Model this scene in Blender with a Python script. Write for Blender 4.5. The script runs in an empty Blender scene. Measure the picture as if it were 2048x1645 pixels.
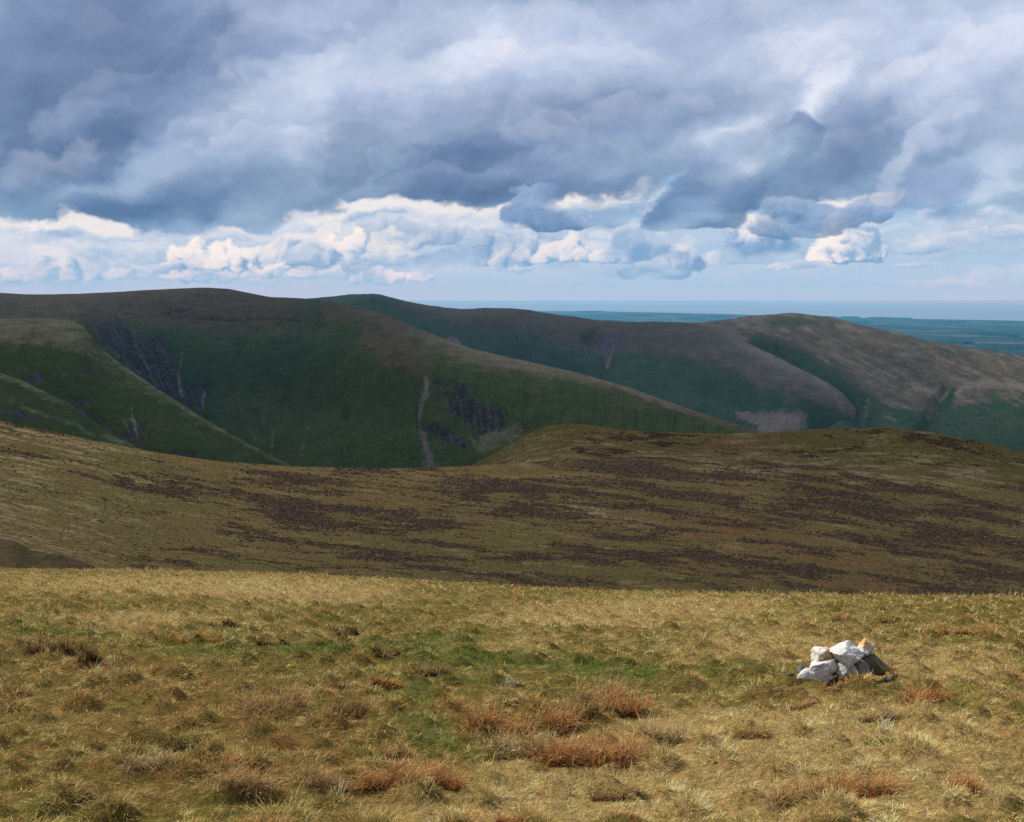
# Upland moor with a small cairn of white stones, green fells, coastal plain and sea behind.
import bpy, math, random
import numpy as np

SC = bpy.context.scene
COL = SC.collection
R = math.radians

# ----------------------------------------------------------------------------- camera and ray geometry
IMG_W, IMG_H, FOC = 2048.0, 1645.0, 2010.0        # reference frame and focal length in its pixels
EYE_ROW = 592.0                                    # row of the eye-level line
PITCH = math.atan((IMG_H / 2 - EYE_ROW) / FOC)
EYE = np.array([0.0, 0.0, 1.65])
CP, SP = math.cos(PITCH), math.sin(PITCH)


def ray(px, py):
    """World direction (y component 1) for a bearing/elevation measured on the photograph."""
    a = (np.asarray(px, float) - IMG_W / 2) / FOC
    b = (IMG_H / 2 - np.asarray(py, float)) / FOC
    dy = CP + b * SP
    dz = -SP + b * CP
    return a / dy, dz / dy


def at(px, py, depth):
    ax, az = ray(px, py)
    return np.stack([ax * depth, np.broadcast_to(np.asarray(depth, float), np.shape(ax * depth)), EYE[2] + az * depth], -1)


def azel(px, py):
    ax, az = ray(px, py)
    return math.degrees(math.atan2(ax, 1.0)), math.degrees(math.atan2(az, math.hypot(ax, 1.0)))


cam_data = bpy.data.cameras.new('camera')
cam = bpy.data.objects.new('camera', cam_data)
COL.objects.link(cam)
cam.location = EYE
cam.rotation_euler = (math.pi / 2 - PITCH, 0, 0)
cam_data.sensor_width = 36.0
cam_data.lens = 36.0 * FOC / IMG_W
cam_data.clip_start = 0.05
cam_data.clip_end = 400000.0
SC.camera = cam

SC.render.engine = 'CYCLES'
SC.view_settings.view_transform = 'Standard'
SC.view_settings.look = 'None'
SC.view_settings.exposure = 0
SC.view_settings.gamma = 1
SC.cycles.max_bounces = 5
SC.cycles.diffuse_bounces = 2
SC.cycles.glossy_bounces = 2
SC.cycles.transmission_bounces = 3
SC.cycles.transparent_max_bounces = 6
SC.cycles.volume_bounces = 0
SC.cycles.use_denoising = False
SC.cycles.caustics_reflective = False
SC.cycles.caustics_refractive = False

SUN_AZ, SUN_EL = -62.0, 48.0                       # degrees: to the left and a little ahead, high
SUN_DIR = np.array([math.sin(R(SUN_AZ)) * math.cos(R(SUN_EL)),
                    math.cos(R(SUN_AZ)) * math.cos(R(SUN_EL)), math.sin(R(SUN_EL))])
from mathutils import Vector
sun_data = bpy.data.lights.new('sun', 'SUN')
sun_data.energy = 5.0
sun_data.angle = R(0.53)
sun_data.color = (1.0, 0.94, 0.84)
sun = bpy.data.objects.new('sun', sun_data)
COL.objects.link(sun)
sun.rotation_euler = Vector(SUN_DIR).to_track_quat('Z', 'Y').to_euler()


# ----------------------------------------------------------------------------- node helper
class Tree:
    def __init__(self, tree):
        self.t = tree

    def node(self, typ, **kw):
        n = self.t.nodes.new(typ)
        for k, v in kw.items():
            setattr(n, k, v)
        return n

    def put(self, sock, v):
        if v is None:
            return
        if isinstance(v, bpy.types.NodeSocket):
            self.t.links.new(v, sock)
        else:
            if hasattr(sock, 'default_value'):
                d = sock.default_value
                if hasattr(d, '__len__') and not hasattr(v, '__len__'):
                    v = (v,) * len(d)
                elif hasattr(d, '__len__') and len(d) == 4 and len(v) == 3:
                    v = tuple(v) + (1.0,)
                sock.default_value = v

    def m(self, op, a, b=None, c=None, clamp=False):
        n = self.node('ShaderNodeMath', operation=op, use_clamp=clamp)
        for i, v in enumerate((a, b, c)):
            self.put(n.inputs[i], v)
        return n.outputs[0]

    def vm(self, op, a, b=None, out=0):
        n = self.node('ShaderNodeVectorMath', operation=op)
        self.put(n.inputs[0], a)
        if b is not None:
            self.put(n.inputs[3] if op == 'SCALE' else n.inputs[1], b)
        return n.outputs['Value'] if op in ('LENGTH', 'DOT_PRODUCT', 'DISTANCE') else n.outputs[0]

    def xyz(self, x=0.0, y=0.0, z=0.0):
        n = self.node('ShaderNodeCombineXYZ')
        for i, v in enumerate((x, y, z)):
            self.put(n.inputs[i], v)
        return n.outputs[0]

    def sep(self, v):
        n = self.node('ShaderNodeSeparateXYZ')
        self.put(n.inputs[0], v)
        return n.outputs

    def noise(self, vec, scale=1.0, detail=4.0, rough=0.55, lac=2.0, dist=0.0, color=False, dims='3D', ntype='FBM'):
        n = self.node('ShaderNodeTexNoise', noise_dimensions=dims, noise_type=ntype)
        self.put(n.inputs['Vector'], vec)
        self.put(n.inputs['Scale'], scale)
        self.put(n.inputs['Detail'], detail)
        self.put(n.inputs['Roughness'], rough)
        self.put(n.inputs['Lacunarity'], lac)
        self.put(n.inputs['Distortion'], dist)
        return n.outputs['Color'] if color else n.outputs[0]

    def mix(self, f, a, b, blend='MIX'):
        n = self.node('ShaderNodeMix', data_type='RGBA', blend_type=blend)
        self.put(n.inputs[0], f)
        self.put(n.inputs[6], a)
        self.put(n.inputs[7], b)
        return n.outputs[2]

    def fmix(self, f, a, b):
        n = self.node('ShaderNodeMix', data_type='FLOAT')
        self.put(n.inputs[0], f)
        self.put(n.inputs[2], a)
        self.put(n.inputs[3], b)
        return n.outputs[0]

    def ramp(self, f, stops, interp='LINEAR'):
        n = self.node('ShaderNodeValToRGB')
        n.color_ramp.interpolation = interp
        els = n.color_ramp.elements
        while len(els) < len(stops):
            els.new(0.5)
        for e, (p, c) in zip(els, stops):
            e.position = p
            e.color = tuple(c) + (1.0,) if len(c) == 3 else c
        self.put(n.inputs[0], f)
        return n.outputs[0]

    def step(self, v, lo, hi):
        n = self.node('ShaderNodeMapRange', interpolation_type='SMOOTHSTEP')
        self.put(n.inputs[0], v)
        self.put(n.inputs[1], lo)
        self.put(n.inputs[2], hi)
        return n.outputs[0]

    def lin(self, v, lo, hi, a=0.0, b=1.0):
        n = self.node('ShaderNodeMapRange', interpolation_type='LINEAR')
        for i, x in enumerate((v, lo, hi, a, b)):
            self.put(n.inputs[i], x)
        return n.outputs[0]

    def attr(self, name, out=2):
        n = self.node('ShaderNodeAttribute', attribute_name=name)
        return n.outputs[out]


def lin(r, g, b):
    """sRGB 0..255 to linear."""
    f = lambda c: c / 12.92 if c <= 0.04045 else ((c + 0.055) / 1.055) ** 2.4
    return (f(r / 255), f(g / 255), f(b / 255))


def material(name):
    m = bpy.data.materials.new(name)
    m.use_nodes = True
    m.node_tree.nodes.clear()
    t = Tree(m.node_tree)
    out = t.node('ShaderNodeOutputMaterial')
    return m, t, out


def surface(t, out, color, rough=0.9, normal=None, spec=0.1):
    b = t.node('ShaderNodeBsdfPrincipled')
    t.put(b.inputs['Base Color'], color)
    t.put(b.inputs['Roughness'], rough)
    t.put(b.inputs['Specular IOR Level'], spec)
    if normal is not None:
        t.put(b.inputs['Normal'], normal)
    t.t.links.new(b.outputs[0], out.inputs[0])
    return b


def tag(o, label=None, cat=None, group=None, kind=None):
    if label: o['label'] = label
    if cat: o['category'] = cat
    if group: o['group'] = group
    if kind: o['kind'] = kind
    return o

# ----------------------------------------------------------------------------- noise on regular grids and at free points
def _taps(n, cell, off):
    """Cubic B-spline taps that spread a random lattice of the given cell size over n samples."""
    x = np.arange(n) / cell + off
    i = np.floor(x).astype(int)
    f = (x - i).astype(np.float32)
    return i, ((1 - f) ** 3 / 6, (3 * f ** 3 - 6 * f ** 2 + 4) / 6, (-3 * f ** 3 + 3 * f ** 2 + 3 * f + 1) / 6, f ** 3 / 6)


def grid_noise(shape, cells, octaves, rough, seed, billow=False):
    """Fractal noise over a 2-D or 3-D array; about -1..1 (billow: 0..1 with rounded heads)."""
    rg = np.random.default_rng(seed)
    out = np.zeros(shape, np.float32)
    amp, tot = 1.0, 0.0
    cells = list(cells)
    for o in range(octaves):
        taps = [_taps(n, max(c, .7), rg.random()) for n, c in zip(shape, cells)]
        v = rg.random([t[0].max() + 4 for t in taps], dtype=np.float32) * 2 - 1
        for ax, (i, w) in enumerate(taps):
            sh = [1] * len(shape)
            sh[ax] = -1
            acc = None
            for k in range(4):
                term = np.take(v, i + k, axis=ax) * w[k].reshape(sh)
                acc = term if acc is None else acc + term
            v = acc
        v *= 2.2
        if billow:
            v = np.minimum(np.abs(v) * 1.6, 1.0)
        out += amp * v
        tot += amp
        amp *= rough
        cells = [c / 2.03 for c in cells]
        if max(cells) < .9:
            break
    return out / tot


_PERM = np.random.default_rng(7).permutation(4096).astype(np.int32)
_GRAD = np.random.default_rng(8).random(4096) * 2 * np.pi
_GX, _GY = np.cos(_GRAD).astype(np.float32), np.sin(_GRAD).astype(np.float32)
_VAL = np.random.default_rng(9).random(4096).astype(np.float32)


def _h(i, j, s):
    return _PERM[(_PERM[(i + s * 131) & 4095] + j) & 4095]


def perlin(x, y, s=0):
    x = np.asarray(x, np.float64); y = np.asarray(y, np.float64)
    i = np.floor(x).astype(np.int64); j = np.floor(y).astype(np.int64)
    fx = (x - i).astype(np.float32); fy = (y - j).astype(np.float32)
    ux = fx * fx * fx * (fx * (fx * 6 - 15) + 10); uy = fy * fy * fy * (fy * (fy * 6 - 15) + 10)
    def g(a, b):
        h = _h(i + a, j + b, s)
        return _GX[h] * (fx - a) + _GY[h] * (fy - b)
    return ((g(0, 0) * (1 - ux) + g(1, 0) * ux) * (1 - uy) + (g(0, 1) * (1 - ux) + g(1, 1) * ux) * uy) * 1.5


def fbm(x, y, octaves=4, rough=.5, s=0):
    v, a, tot = 0.0, 1.0, 0.0
    for o in range(octaves):
        v = v + a * perlin(x + 17.3 * o, y - 9.1 * o, s + o)
        tot += a
        a *= rough
        x = x * 2.03; y = y * 2.03
    return v / tot


def smooth(v, lo, hi):
    t = np.clip((v - lo) / (hi - lo), 0, 1)
    return t * t * (3 - 2 * t)


def new_mesh(name, verts, faces, mat, parent=None, attrs=None, smooth_shade=True):
    """Fast mesh from arrays: verts (n,3), faces (m,3|4) or a list of such arrays."""
    me = bpy.data.meshes.new(name)
    verts = np.ascontiguousarray(verts, np.float32)
    if not isinstance(faces, list):
        faces = [faces]
    faces = [np.asarray(f, np.int32) for f in faces if len(f)]
    me.vertices.add(len(verts))
    me.vertices.foreach_set('co', verts.ravel())
    idx = np.concatenate([f.ravel() for f in faces])
    cnt = np.concatenate([np.full(len(f), f.shape[1], np.int32) for f in faces])
    me.loops.add(len(idx))
    me.loops.foreach_set('vertex_index', idx)
    me.polygons.add(len(cnt))
    me.polygons.foreach_set('loop_start', np.concatenate([[0], np.cumsum(cnt)[:-1]]).astype(np.int32))
    me.polygons.foreach_set('loop_total', cnt)
    me.polygons.foreach_set('use_smooth', np.full(len(cnt), smooth_shade, bool))
    for k, v in (attrs or {}).items():
        v = np.ascontiguousarray(v, np.float32)
        if v.ndim == 1:
            me.attributes.new(k, 'FLOAT', 'POINT').data.foreach_set('value', v)
        else:
            if v.shape[1] == 3:
                v = np.concatenate([v, np.ones((len(v), 1), np.float32)], 1)
            me.attributes.new(k, 'FLOAT_COLOR', 'POINT').data.foreach_set('color', np.ascontiguousarray(v).ravel())
    me.update(calc_edges=True)
    if mat is not None:
        me.materials.append(mat)
    o = bpy.data.objects.new(name, me)
    COL.objects.link(o)
    if parent is not None:
        o.parent = parent
    return o


def grid_faces(nr, nc):
    i = np.arange(nr - 1)[:, None] * nc + np.arange(nc - 1)[None, :]
    i = i.ravel()
    return np.stack([i, i + 1, i + nc + 1, i + nc], 1)


# ----------------------------------------------------------------------------- sky: clouds worked out over bearing and elevation
DEG = .045
AZ = np.arange(-50, 50, DEG)
EL = np.arange(-1.2, 26, DEG)
PX = math.degrees(1 / FOC)


def bilinear(a, yi, xi):
    yi = np.clip(yi, 0, a.shape[0] - 1.001); xi = np.clip(xi, 0, a.shape[1] - 1.001)
    y0 = yi.astype(np.int32); x0 = xi.astype(np.int32)
    fy = (yi - y0).astype(np.float32); fx = (xi - x0).astype(np.float32)
    return (a[y0, x0] * (1 - fx) + a[y0, x0 + 1] * fx) * (1 - fy) + (a[y0 + 1, x0] * (1 - fx) + a[y0 + 1, x0 + 1] * fx) * fy


def shift(a, dx_deg, dy_deg):
    """Field sampled at a point displaced by (dx, dy) degrees."""
    dx, dy = int(round(dx_deg / DEG)), int(round(dy_deg / DEG))
    p = np.pad(a, ((max(-dy, 0), max(dy, 0)), (max(-dx, 0), max(dx, 0))), mode='edge')
    return p[max(dy, 0):max(dy, 0) + a.shape[0], max(dx, 0):max(dx, 0) + a.shape[1]]


def blobs(A, E, items, power=2.0):
    acc = np.zeros(A.shape, np.float32)
    for (cx, cy, rx, ry, rot, amp) in items:
        az, el = azel(cx, cy)
        c, s = math.cos(R(rot)), math.sin(R(rot))
        dx, dy = (A - az), (E - el)
        a = (dx * c + dy * s) / (rx * PX)
        b = (-dx * s + dy * c) / (ry * PX)
        acc += amp * np.exp(-(a * a + b * b) * 1.3)
    return acc


def colour_ramp(v, stops):
    xs = [s[0] for s in stops]
    return np.stack([np.interp(v, xs, [s[1][k] for s in stops]) for k in range(3)], -1).astype(np.float32)


def cumulus(img, puffs, base_row, cols, seed, soft=1.0, k=.9, opac=1.0, size=1.0, light=(-.62, .60, -.50), dens=1.0, base_soft=.16, fade=1.0, coarse=1, sunny=1.0):
    """A heaped cloud as a small lit volume over (elevation, bearing, depth), blended over img."""
    az0 = min(azel(c[0], c[1])[0] - c[2] * PX * 1.9 for c in puffs)
    az1 = max(azel(c[0], c[1])[0] + c[2] * PX * 1.9 for c in puffs)
    el0 = min(azel(c[0], c[1])[1] - c[3] * PX * 1.9 for c in puffs)
    el1 = max(azel(c[0], c[1])[1] + c[3] * PX * 1.9 for c in puffs)
    base = azel(1024, base_row)[1]
    el0 = max(el0, base - .5)
    j0, j1 = np.searchsorted(AZ, [az0, az1]); i0, i1 = np.searchsorted(EL, [el0, el1])
    DEG_ = DEG * coarse
    A, E = np.meshgrid(AZ[j0:j1:coarse], EL[i0:i1:coarse])
    ny, nx = A.shape
    dz = DEG_ * 1.5
    depth = max(c[3] for c in puffs) * PX * 1.5
    nz = max(12, int(2 * depth / dz))
    Z = (np.arange(nz) - nz / 2 + .5) * dz
    c = size / DEG_
    warp = [grid_noise((ny, nx), (c * .9, c * .9), 4, .5, seed * 10 + q) for q in (1, 2)]
    A2 = A + warp[0] * .30 * size; E2 = E + warp[1] * .24 * size
    f = np.full((ny, nx, nz), -3.0, np.float32)
    for (cx, cy, rx, ry, rot, amp) in puffs:
        az, el = azel(cx, cy)
        cs, sn = math.cos(R(rot)), math.sin(R(rot))
        a = ((A2 - az) * cs + (E2 - el) * sn) / (rx * PX)
        b = (-(A2 - az) * sn + (E2 - el) * cs) / (ry * PX)
        r2 = (a * a + b * b)[:, :, None] + (Z / (.5 * (rx + ry) * PX))[None, None, :] ** 2
        g = (amp - np.sqrt(r2)).astype(np.float32)
        h = np.maximum(.18 - np.abs(f - g), 0) / .18
        f = np.maximum(f, g) + h * h * .045
    n = grid_noise((ny, nx, nz), (c * 1.0, c * 1.15, c * .7), 6, .50, seed * 10 + 5, billow=True)
    fine = grid_noise((ny, nx, nz), (c * .22, c * .25, c * .16), 3, .55, seed * 10 + 6)
    hgt = np.clip((E - base) / max(el1 - base, .1), 0, 1)
    d = f + (n - .46) * k * .85 + fine * .12
    wob = grid_noise((ny, nx), (c * .3, c * 1.2), 3, .5, seed * 10 + 7) * .10
    d -= (1 - smooth(E + wob, base - base_soft, base + base_soft))[:, :, None] * 1.6
    rho = np.clip(d / (.30 * soft), 0, 1) * 9.0 * dens
    # light: optical depth gathered step by step toward the sun
    tau = np.zeros_like(rho)
    L = np.array(light) / np.linalg.norm(light)
    for s_deg in (.07, .16, .30, .50, .80):
        dx, dy, dzz = (int(round(L[0] * s_deg / DEG_)), int(round(L[1] * s_deg / DEG_)), int(round(L[2] * s_deg / dz)))
        p = np.pad(rho, ((max(-dy, 0), max(dy, 0)), (max(-dx, 0), max(dx, 0)), (max(-dzz, 0), max(dzz, 0))), mode='constant')
        tau += p[max(dy, 0):max(dy, 0) + ny, max(dx, 0):max(dx, 0) + nx, max(dzz, 0):max(dzz, 0) + nz] * s_deg * .62
    sunlit = .78 * np.exp(-tau * 1.15) + .22 * np.exp(-tau * .2)
    alpha = 1 - np.exp(-rho * dz * 2.2)
    T = np.ones((ny, nx), np.float32); S = np.zeros((ny, nx), np.float32)
    for q in range(nz):
        S += T * alpha[:, :, q] * sunlit[:, :, q]
        T *= 1 - alpha[:, :, q]
    cover = 1 - T
    val = S / np.maximum(cover, 1e-3)
    patch = grid_noise((ny, nx), (c * 1.6, c * 2.6), 3, .5, seed * 10 + 8)
    val = np.clip(val * np.clip(.80 + .75 * patch, .35, 1.15) * sunny + (hgt - .42) * .38 + patch * .10, 0, 1)
    thin = grid_noise((ny, nx), (c * 1.2, c * 3.0), 3, .55, seed * 10 + 9)
    cover = cover * np.clip(1 - np.maximum(thin - .05, 0) * 1.5 * fade, 0, 1)
    col = colour_ramp(val, cols)
    o = (np.clip(cover * 1.02, 0, 1) * opac)[:, :, None]
    if coarse > 1:
        yy, xx = np.meshgrid(np.arange(i1 - i0) / coarse, np.arange(j1 - j0) / coarse, indexing='ij')
        o = bilinear(o[:, :, 0], yy, xx)[:, :, None]
        col = np.stack([bilinear(col[:, :, q], yy, xx) for q in range(3)], -1)
    img[i0:i1, j0:j1] = img[i0:i1, j0:j1] * (1 - o) + col * o


def heap(lo, hi, base, top, n, seed, amp=1.0):
    rnd = random.Random(seed)
    res = []
    for i in range(n):
        f = (i + .5) / n
        x = lo + (hi - lo) * f
        hh = (base - top) * (.5 + .5 * math.sin(math.pi * f)) * rnd.uniform(.65, 1.1)
        rx = (hi - lo) / n * rnd.uniform(.5, .85)
        res.append((x, base - hh * .32, rx, hh * .48, 0, amp))
        res.append((x + rnd.uniform(-.5, .5) * rx, base - hh * .66, rx * rnd.uniform(.4, .7), hh * .30, 0, amp))
        res.append((x + rnd.uniform(-.9, .9) * rx, base - hh * .45, rx * rnd.uniform(.3, .5), hh * .26, 0, amp))
    return res


def sky_image():
    A, E = np.meshgrid(AZ, EL)
    A = A.astype(np.float32); E = E.astype(np.float32)
    shp = A.shape
    c1 = 1 / DEG
    ii, jj = np.meshgrid(np.arange(shp[0]), np.arange(shp[1]), indexing='ij')
    ii = ii.astype(np.float32); jj = jj.astype(np.float32)

    # --- clear air near the horizon
    img = colour_ramp(E, [(-1.2, lin(172, 203, 228)), (-.3, lin(166, 200, 230)), (.35, lin(165, 199, 229)), (1.2, lin(176, 202, 226)), (2.4, lin(168, 197, 224)),
                          (4.5, lin(150, 187, 222)), (9, lin(132, 172, 214)), (26, lin(110, 150, 205))])
    left = smooth(A, 6, -16)[:, :, None]
    img = img * (1 - left) + (img * .55 + np.array(lin(205, 216, 228)) * .45) * left
    veil = grid_noise(shp, (c1 * .5, c1 * 7), 5, .55, 41)
    v = (smooth(veil, .0, .7) * .42)[:, :, None]
    img = img * (1 - v) + np.array(lin(206, 219, 232)) * v
    streak = grid_noise(shp, (c1 * .28, c1 * 4), 4, .55, 42)
    v = (smooth(streak, .1, .8) * .30 * smooth(E, .4, 1.5))[:, :, None]
    img = img * (1 - v) + np.array(lin(196, 210, 228)) * v

    # --- pale bank behind the heaps
    BANK = [(140, 456, 230, 18, -2, .9), (420, 500, 400, 75, 0, .70), (830, 470, 360, 80, 0, .80), (850, 402, 220, 20, 9, 1.1), (860, 430, 220, 22, -2, .9),
            (1000, 450, 260, 70, 0, .6), (1190, 404, 160, 26, 0, 1.1), (600, 500, 300, 70, 0, .6), (100, 520, 320, 60, 0, .65), (480, 440, 240, 40, 12, .6), (1230, 490, 220, 50, 0, .35),
            (1715, 405, 80, 26, 0, 1.2), (1620, 400, 100, 16, 0, .5), (-300, 480, 500, 60, 0, .7), (2300, 450, 300, 50, 0, .7), (1560, 480, 160, 50, 0, .3), (1900, 480, 200, 40, 0, .3)]
    wx = grid_noise(shp, (c1 * 1.3, c1 * 3.2), 5, .55, 51); wy = grid_noise(shp, (c1 * 1.3, c1 * 3.2), 5, .55, 52)
    bk = blobs(A + wx * 1.1, E + wy * .5, BANK) + grid_noise(shp, (c1 * 1.1, c1 * 3.0), 6, .56, 53) * .42
    lit = (bk - shift(bk, -.30, .30)) * .9 + (bk - shift(bk, -.1, .12)) * .9
    bcol = colour_ramp(.36 + lit + (bk - .5) * .34, [(0, lin(146, 172, 206)), (.3, lin(176, 196, 220)), (.55, lin(206, 217, 231)), (.8, lin(224, 227, 233)), (1, lin(240, 236, 232))])
    m = (smooth(bk, .20, .72) * .90)[:, :, None]
    img = img * (1 - m) + bcol * m

    white = [(0, lin(118, 150, 190)), (.22, lin(150, 176, 208)), (.42, lin(188, 203, 222)), (.62, lin(224, 226, 231)), (.85, lin(247, 242, 233)), (1, lin(252, 248, 238))]
    half = [(0, lin(118, 152, 192)), (.25, lin(150, 178, 210)), (.5, lin(184, 200, 222)), (.75, lin(216, 222, 231)), (1, lin(240, 237, 232))]
    grey = [(0, lin(84, 118, 162)), (.25, lin(100, 132, 175)), (.5, lin(126, 154, 194)), (.75, lin(158, 180, 212)), (1, lin(196, 208, 230))]
    cumulus(img, heap(10, 260, 562, 485, 5, 1, 1.0), 562, half, 61, 1.8, size=.9, opac=.75)
    cumulus(img, heap(560, 1000, 500, 430, 6, 16), 505, half, 79, 2.0, size=1.1, opac=.70, base_soft=.5)
    cumulus(img, heap(240, 345, 565, 525, 4, 2, 1.0) + heap(300, 680, 566, 518, 9, 3, 1.0), 565, half, 62, 1.6, size=.7, opac=.85)
    cumulus(img, heap(345, 480, 550, 450, 4, 11) + heap(490, 615, 546, 436, 4, 12), 548, white, 63, 1.6, size=.9, opac=.88)
    cumulus(img, heap(590, 810, 534, 432, 5, 13) + heap(800, 1070, 532, 425, 6, 14), 534, white, 64, 1.7, size=1.1, opac=.90)
    cumulus(img, heap(980, 1060, 545, 490, 2, 15), 545, half, 73, 1.5, size=.7, opac=.8)
    cumulus(img, heap(690, 860, 567, 528, 4, 4) + heap(520, 640, 562, 520, 3, 6), 566, white, 65, 1.4, size=.6, opac=.85)

    # --- layer cloud
    DECK = [
        (60, 110, 420, 200, 8, .55), (30, 300, 330, 100, 10, .42), (460, 60, 260, 100, 25, .30), (230, 250, 160, 50, 25, .22),
        (70, 420, 230, 40, 0, .30), (380, 390, 330, 48, 7, .75), (540, 330, 260, 45, 16, .30),
        (840, 345, 330, 60, 14, .55), (1000, 375, 300, 40, 4, .65), (1000, 260, 360, 80, 8, .42),
        (1290, 270, 330, 70, 4, .32), (1420, 440, 190, 50, 15, .6), (1480, 390, 170, 55, 50, .45),
        (1720, 260, 190, 70, 40, .55), (1640, 430, 150, 45, 8, .5), (1960, 425, 220, 34, 0, .55),
        (1640, 330, 170, 50, 48, .38), (1180, 390, 130, 45, 0, .32), (1900, 460, 120, 26, 15, .3),
        (330, 140, 140, 50, 40, .18), (1350, 190, 330, 34, 2, .16), (760, 70, 260, 50, 12, .10),
        (700, 240, 130, 40, 30, .16), (850, 210, 150, 36, 24, .14), (1900, 300, 100, 34, 30, .2),
        (560, 210, 300, 100, 32, -.22), (880, 115, 240, 46, 12, -.34), (1150, 110, 300, 70, -4, -.28), (640, 120, 130, 60, 40, -.14),
        (190, 358, 150, 26, 20, -.70), (560, 385, 120, 26, 20, -.30), (250, 205, 130, 40, 28, -.26), (610, 270, 90, 40, 40, -.2),
        (1635, 205, 42, 90, -14, -.80), (1420, 258, 110, 20, 24, -.55), (1440, 345, 70, 50, 40, -.34),
        (1860, 130, 220, 90, 45, -.26), (1960, 50, 240, 100, 0, -.34), (1870, 230, 110, 40, 50, -.34),
        (1935, 385, 140, 18, 4, -.60), (1560, 300, 50, 36, 50, -.40), (1010, 60, 180, 60, 0, -.2),
        (120, 235, 110, 34, 24, -.16), (2015, 335, 50, 40, 0, -.4), (1600, 80, 300, 60, 0, -.18), (1300, 330, 120, 26, 10, -.14)]
    wx = grid_noise(shp, (c1 * 2.6, c1 * 4.6), 6, .55, 31); wy = grid_noise(shp, (c1 * 2.6, c1 * 4.6), 6, .55, 32)
    dx, dy = wx * 2.2, wy * 1.05
    dk = blobs(A + dx, E + dy, DECK)
    feats = dk.copy()
    wide = (shp[0] + 1500, shp[1] + 300)
    big = grid_noise(wide, (c1 * 2.2, c1 * 5.0), 7, .52, 33)
    med = grid_noise(wide, (c1 * 1.0, c1 * 1.9), 6, .52, 34)
    bil = grid_noise(wide, (c1 * 1.1, c1 * 1.6), 4, .48, 35, billow=True)
    cr, sr = math.cos(R(17)), math.sin(R(17))
    ic, jc = shp[0] / 2, shp[1] / 2
    def warped(a, k):
        y = ii + dy * k / DEG - ic; x = jj + dx * k / DEG - jc
        return bilinear(a, y * cr - x * sr + 700, x * cr + y * sr + jc + 150)
    lump = smooth(grid_noise(shp, (c1 * 3, c1 * 6), 3, .5, 37), -.25, .35)
    tex = warped(big, .8) * .40 + warped(med, .6) * .24 * (.4 + .6 * lump) + (.38 - warped(bil, .5)) * .30 * lump
    dk = dk * .92 + tex
    lit = (dk - shift(dk, -.34, .40)) * .30 + (dk - shift(dk, -.14, .16)) * .24
    sh = .58 - dk * .44 + lit
    dcol = colour_ramp(sh, [(0.0, lin(76, 98, 138)), (.2, lin(97, 121, 160)), (.42, lin(129, 152, 188)), (.62, lin(158, 177, 206)), (.82, lin(187, 200, 222)), (1.0, lin(222, 226, 234))])
    tint = smooth(E, 11, 4)[:, :, None]
    dcol = dcol * (1 - tint * np.array([.08, .0, .02])) * (1 + smooth(E, 7, 17)[:, :, None] * np.array([.02, .0, .01]))
    ex = [-30, -14, -4, 0, 150, 320, 450, 620, 700, 780, 860, 960, 1060, 1130, 1240, 1330, 1420, 1540, 1620, 1690, 1780, 1860, 1930, 2048]
    ey = [445, 436, 440, 440, 440, 448, 448, 434, 412, 396, 390, 392, 402, 392, 384, 378, 400, 440, 440, 385, 400, 430, 436, 434]
    pts = [azel(max(x, 0), y) for x, y in zip(ex, ey)]
    eaz = np.array([pts[k][0] if x >= 0 else x - 20 for k, x in enumerate(ex)]); eel = np.array([q[1] for q in pts])
    wn = grid_noise(shp, (c1 * 1.5, c1 * 2.6), 7, .58, 36)
    edge = np.interp(A + wx * 1.2, eaz, eel)
    dist = E + wn * .75 + bil[:shp[0], :shp[1]] * .5 - .2 - edge
    m = smooth(dist, -.22, .30)[:, :, None]
    img = img * (1 - m) + dcol * m

    # --- lumps and torn shelves within the layer
    dark_l = [(0, lin(84, 107, 148)), (.35, lin(104, 128, 170)), (.7, lin(134, 155, 195)), (1, lin(166, 182, 214))]
    mid_l = [(0, lin(108, 132, 173)), (.35, lin(130, 152, 193)), (.7, lin(160, 178, 211)), (1, lin(194, 204, 228))]
    pale_l = [(0, lin(132, 154, 196)), (.35, lin(154, 173, 209)), (.7, lin(186, 197, 224)), (1, lin(216, 221, 235))]
    LUMPS = [(250, 190, 200, 46, 22, dark_l), (120, 260, 150, 40, 18, dark_l), (430, 130, 190, 50, 26, mid_l), (330, 250, 190, 44, 22, mid_l), (560, 235, 200, 50, 22, mid_l), (680, 150, 200, 50, 24, pale_l),
             (470, 310, 200, 40, 14, mid_l), (640, 320, 190, 40, 14, dark_l), (830, 265, 200, 44, 14, dark_l), (860, 150, 190, 40, 16, pale_l), (1000, 310, 220, 40, 6, dark_l), (1080, 190, 210, 44, 4, mid_l),
             (1230, 250, 200, 40, 8, mid_l), (1180, 130, 220, 46, 0, pale_l), (1360, 200, 190, 40, 10, mid_l), (1370, 320, 150, 40, 22, mid_l), (1520, 140, 180, 46, 20, pale_l), (1750, 200, 150, 50, 46, mid_l),
             (1700, 310, 150, 50, 44, dark_l), (1860, 290, 150, 40, 34, mid_l), (1900, 190, 160, 46, 34, pale_l), (1940, 350, 140, 34, 12, mid_l), (1830, 390, 130, 34, 14, mid_l), (1700, 90, 200, 50, 18, pale_l),
             (250, 370, 170, 36, 14, dark_l), (100, 340, 120, 34, 12, mid_l), (450, 400, 180, 34, 6, dark_l), (900, 360, 200, 30, 6, dark_l), (1130, 350, 160, 34, 4, dark_l), (300, 60, 220, 46, 18, dark_l), (620, 50, 200, 44, 18, mid_l), (1000, 60, 220, 44, 4, pale_l), (1400, 60, 220, 44, 6, pale_l), (1950, 90, 180, 50, 20, pale_l)]
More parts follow.
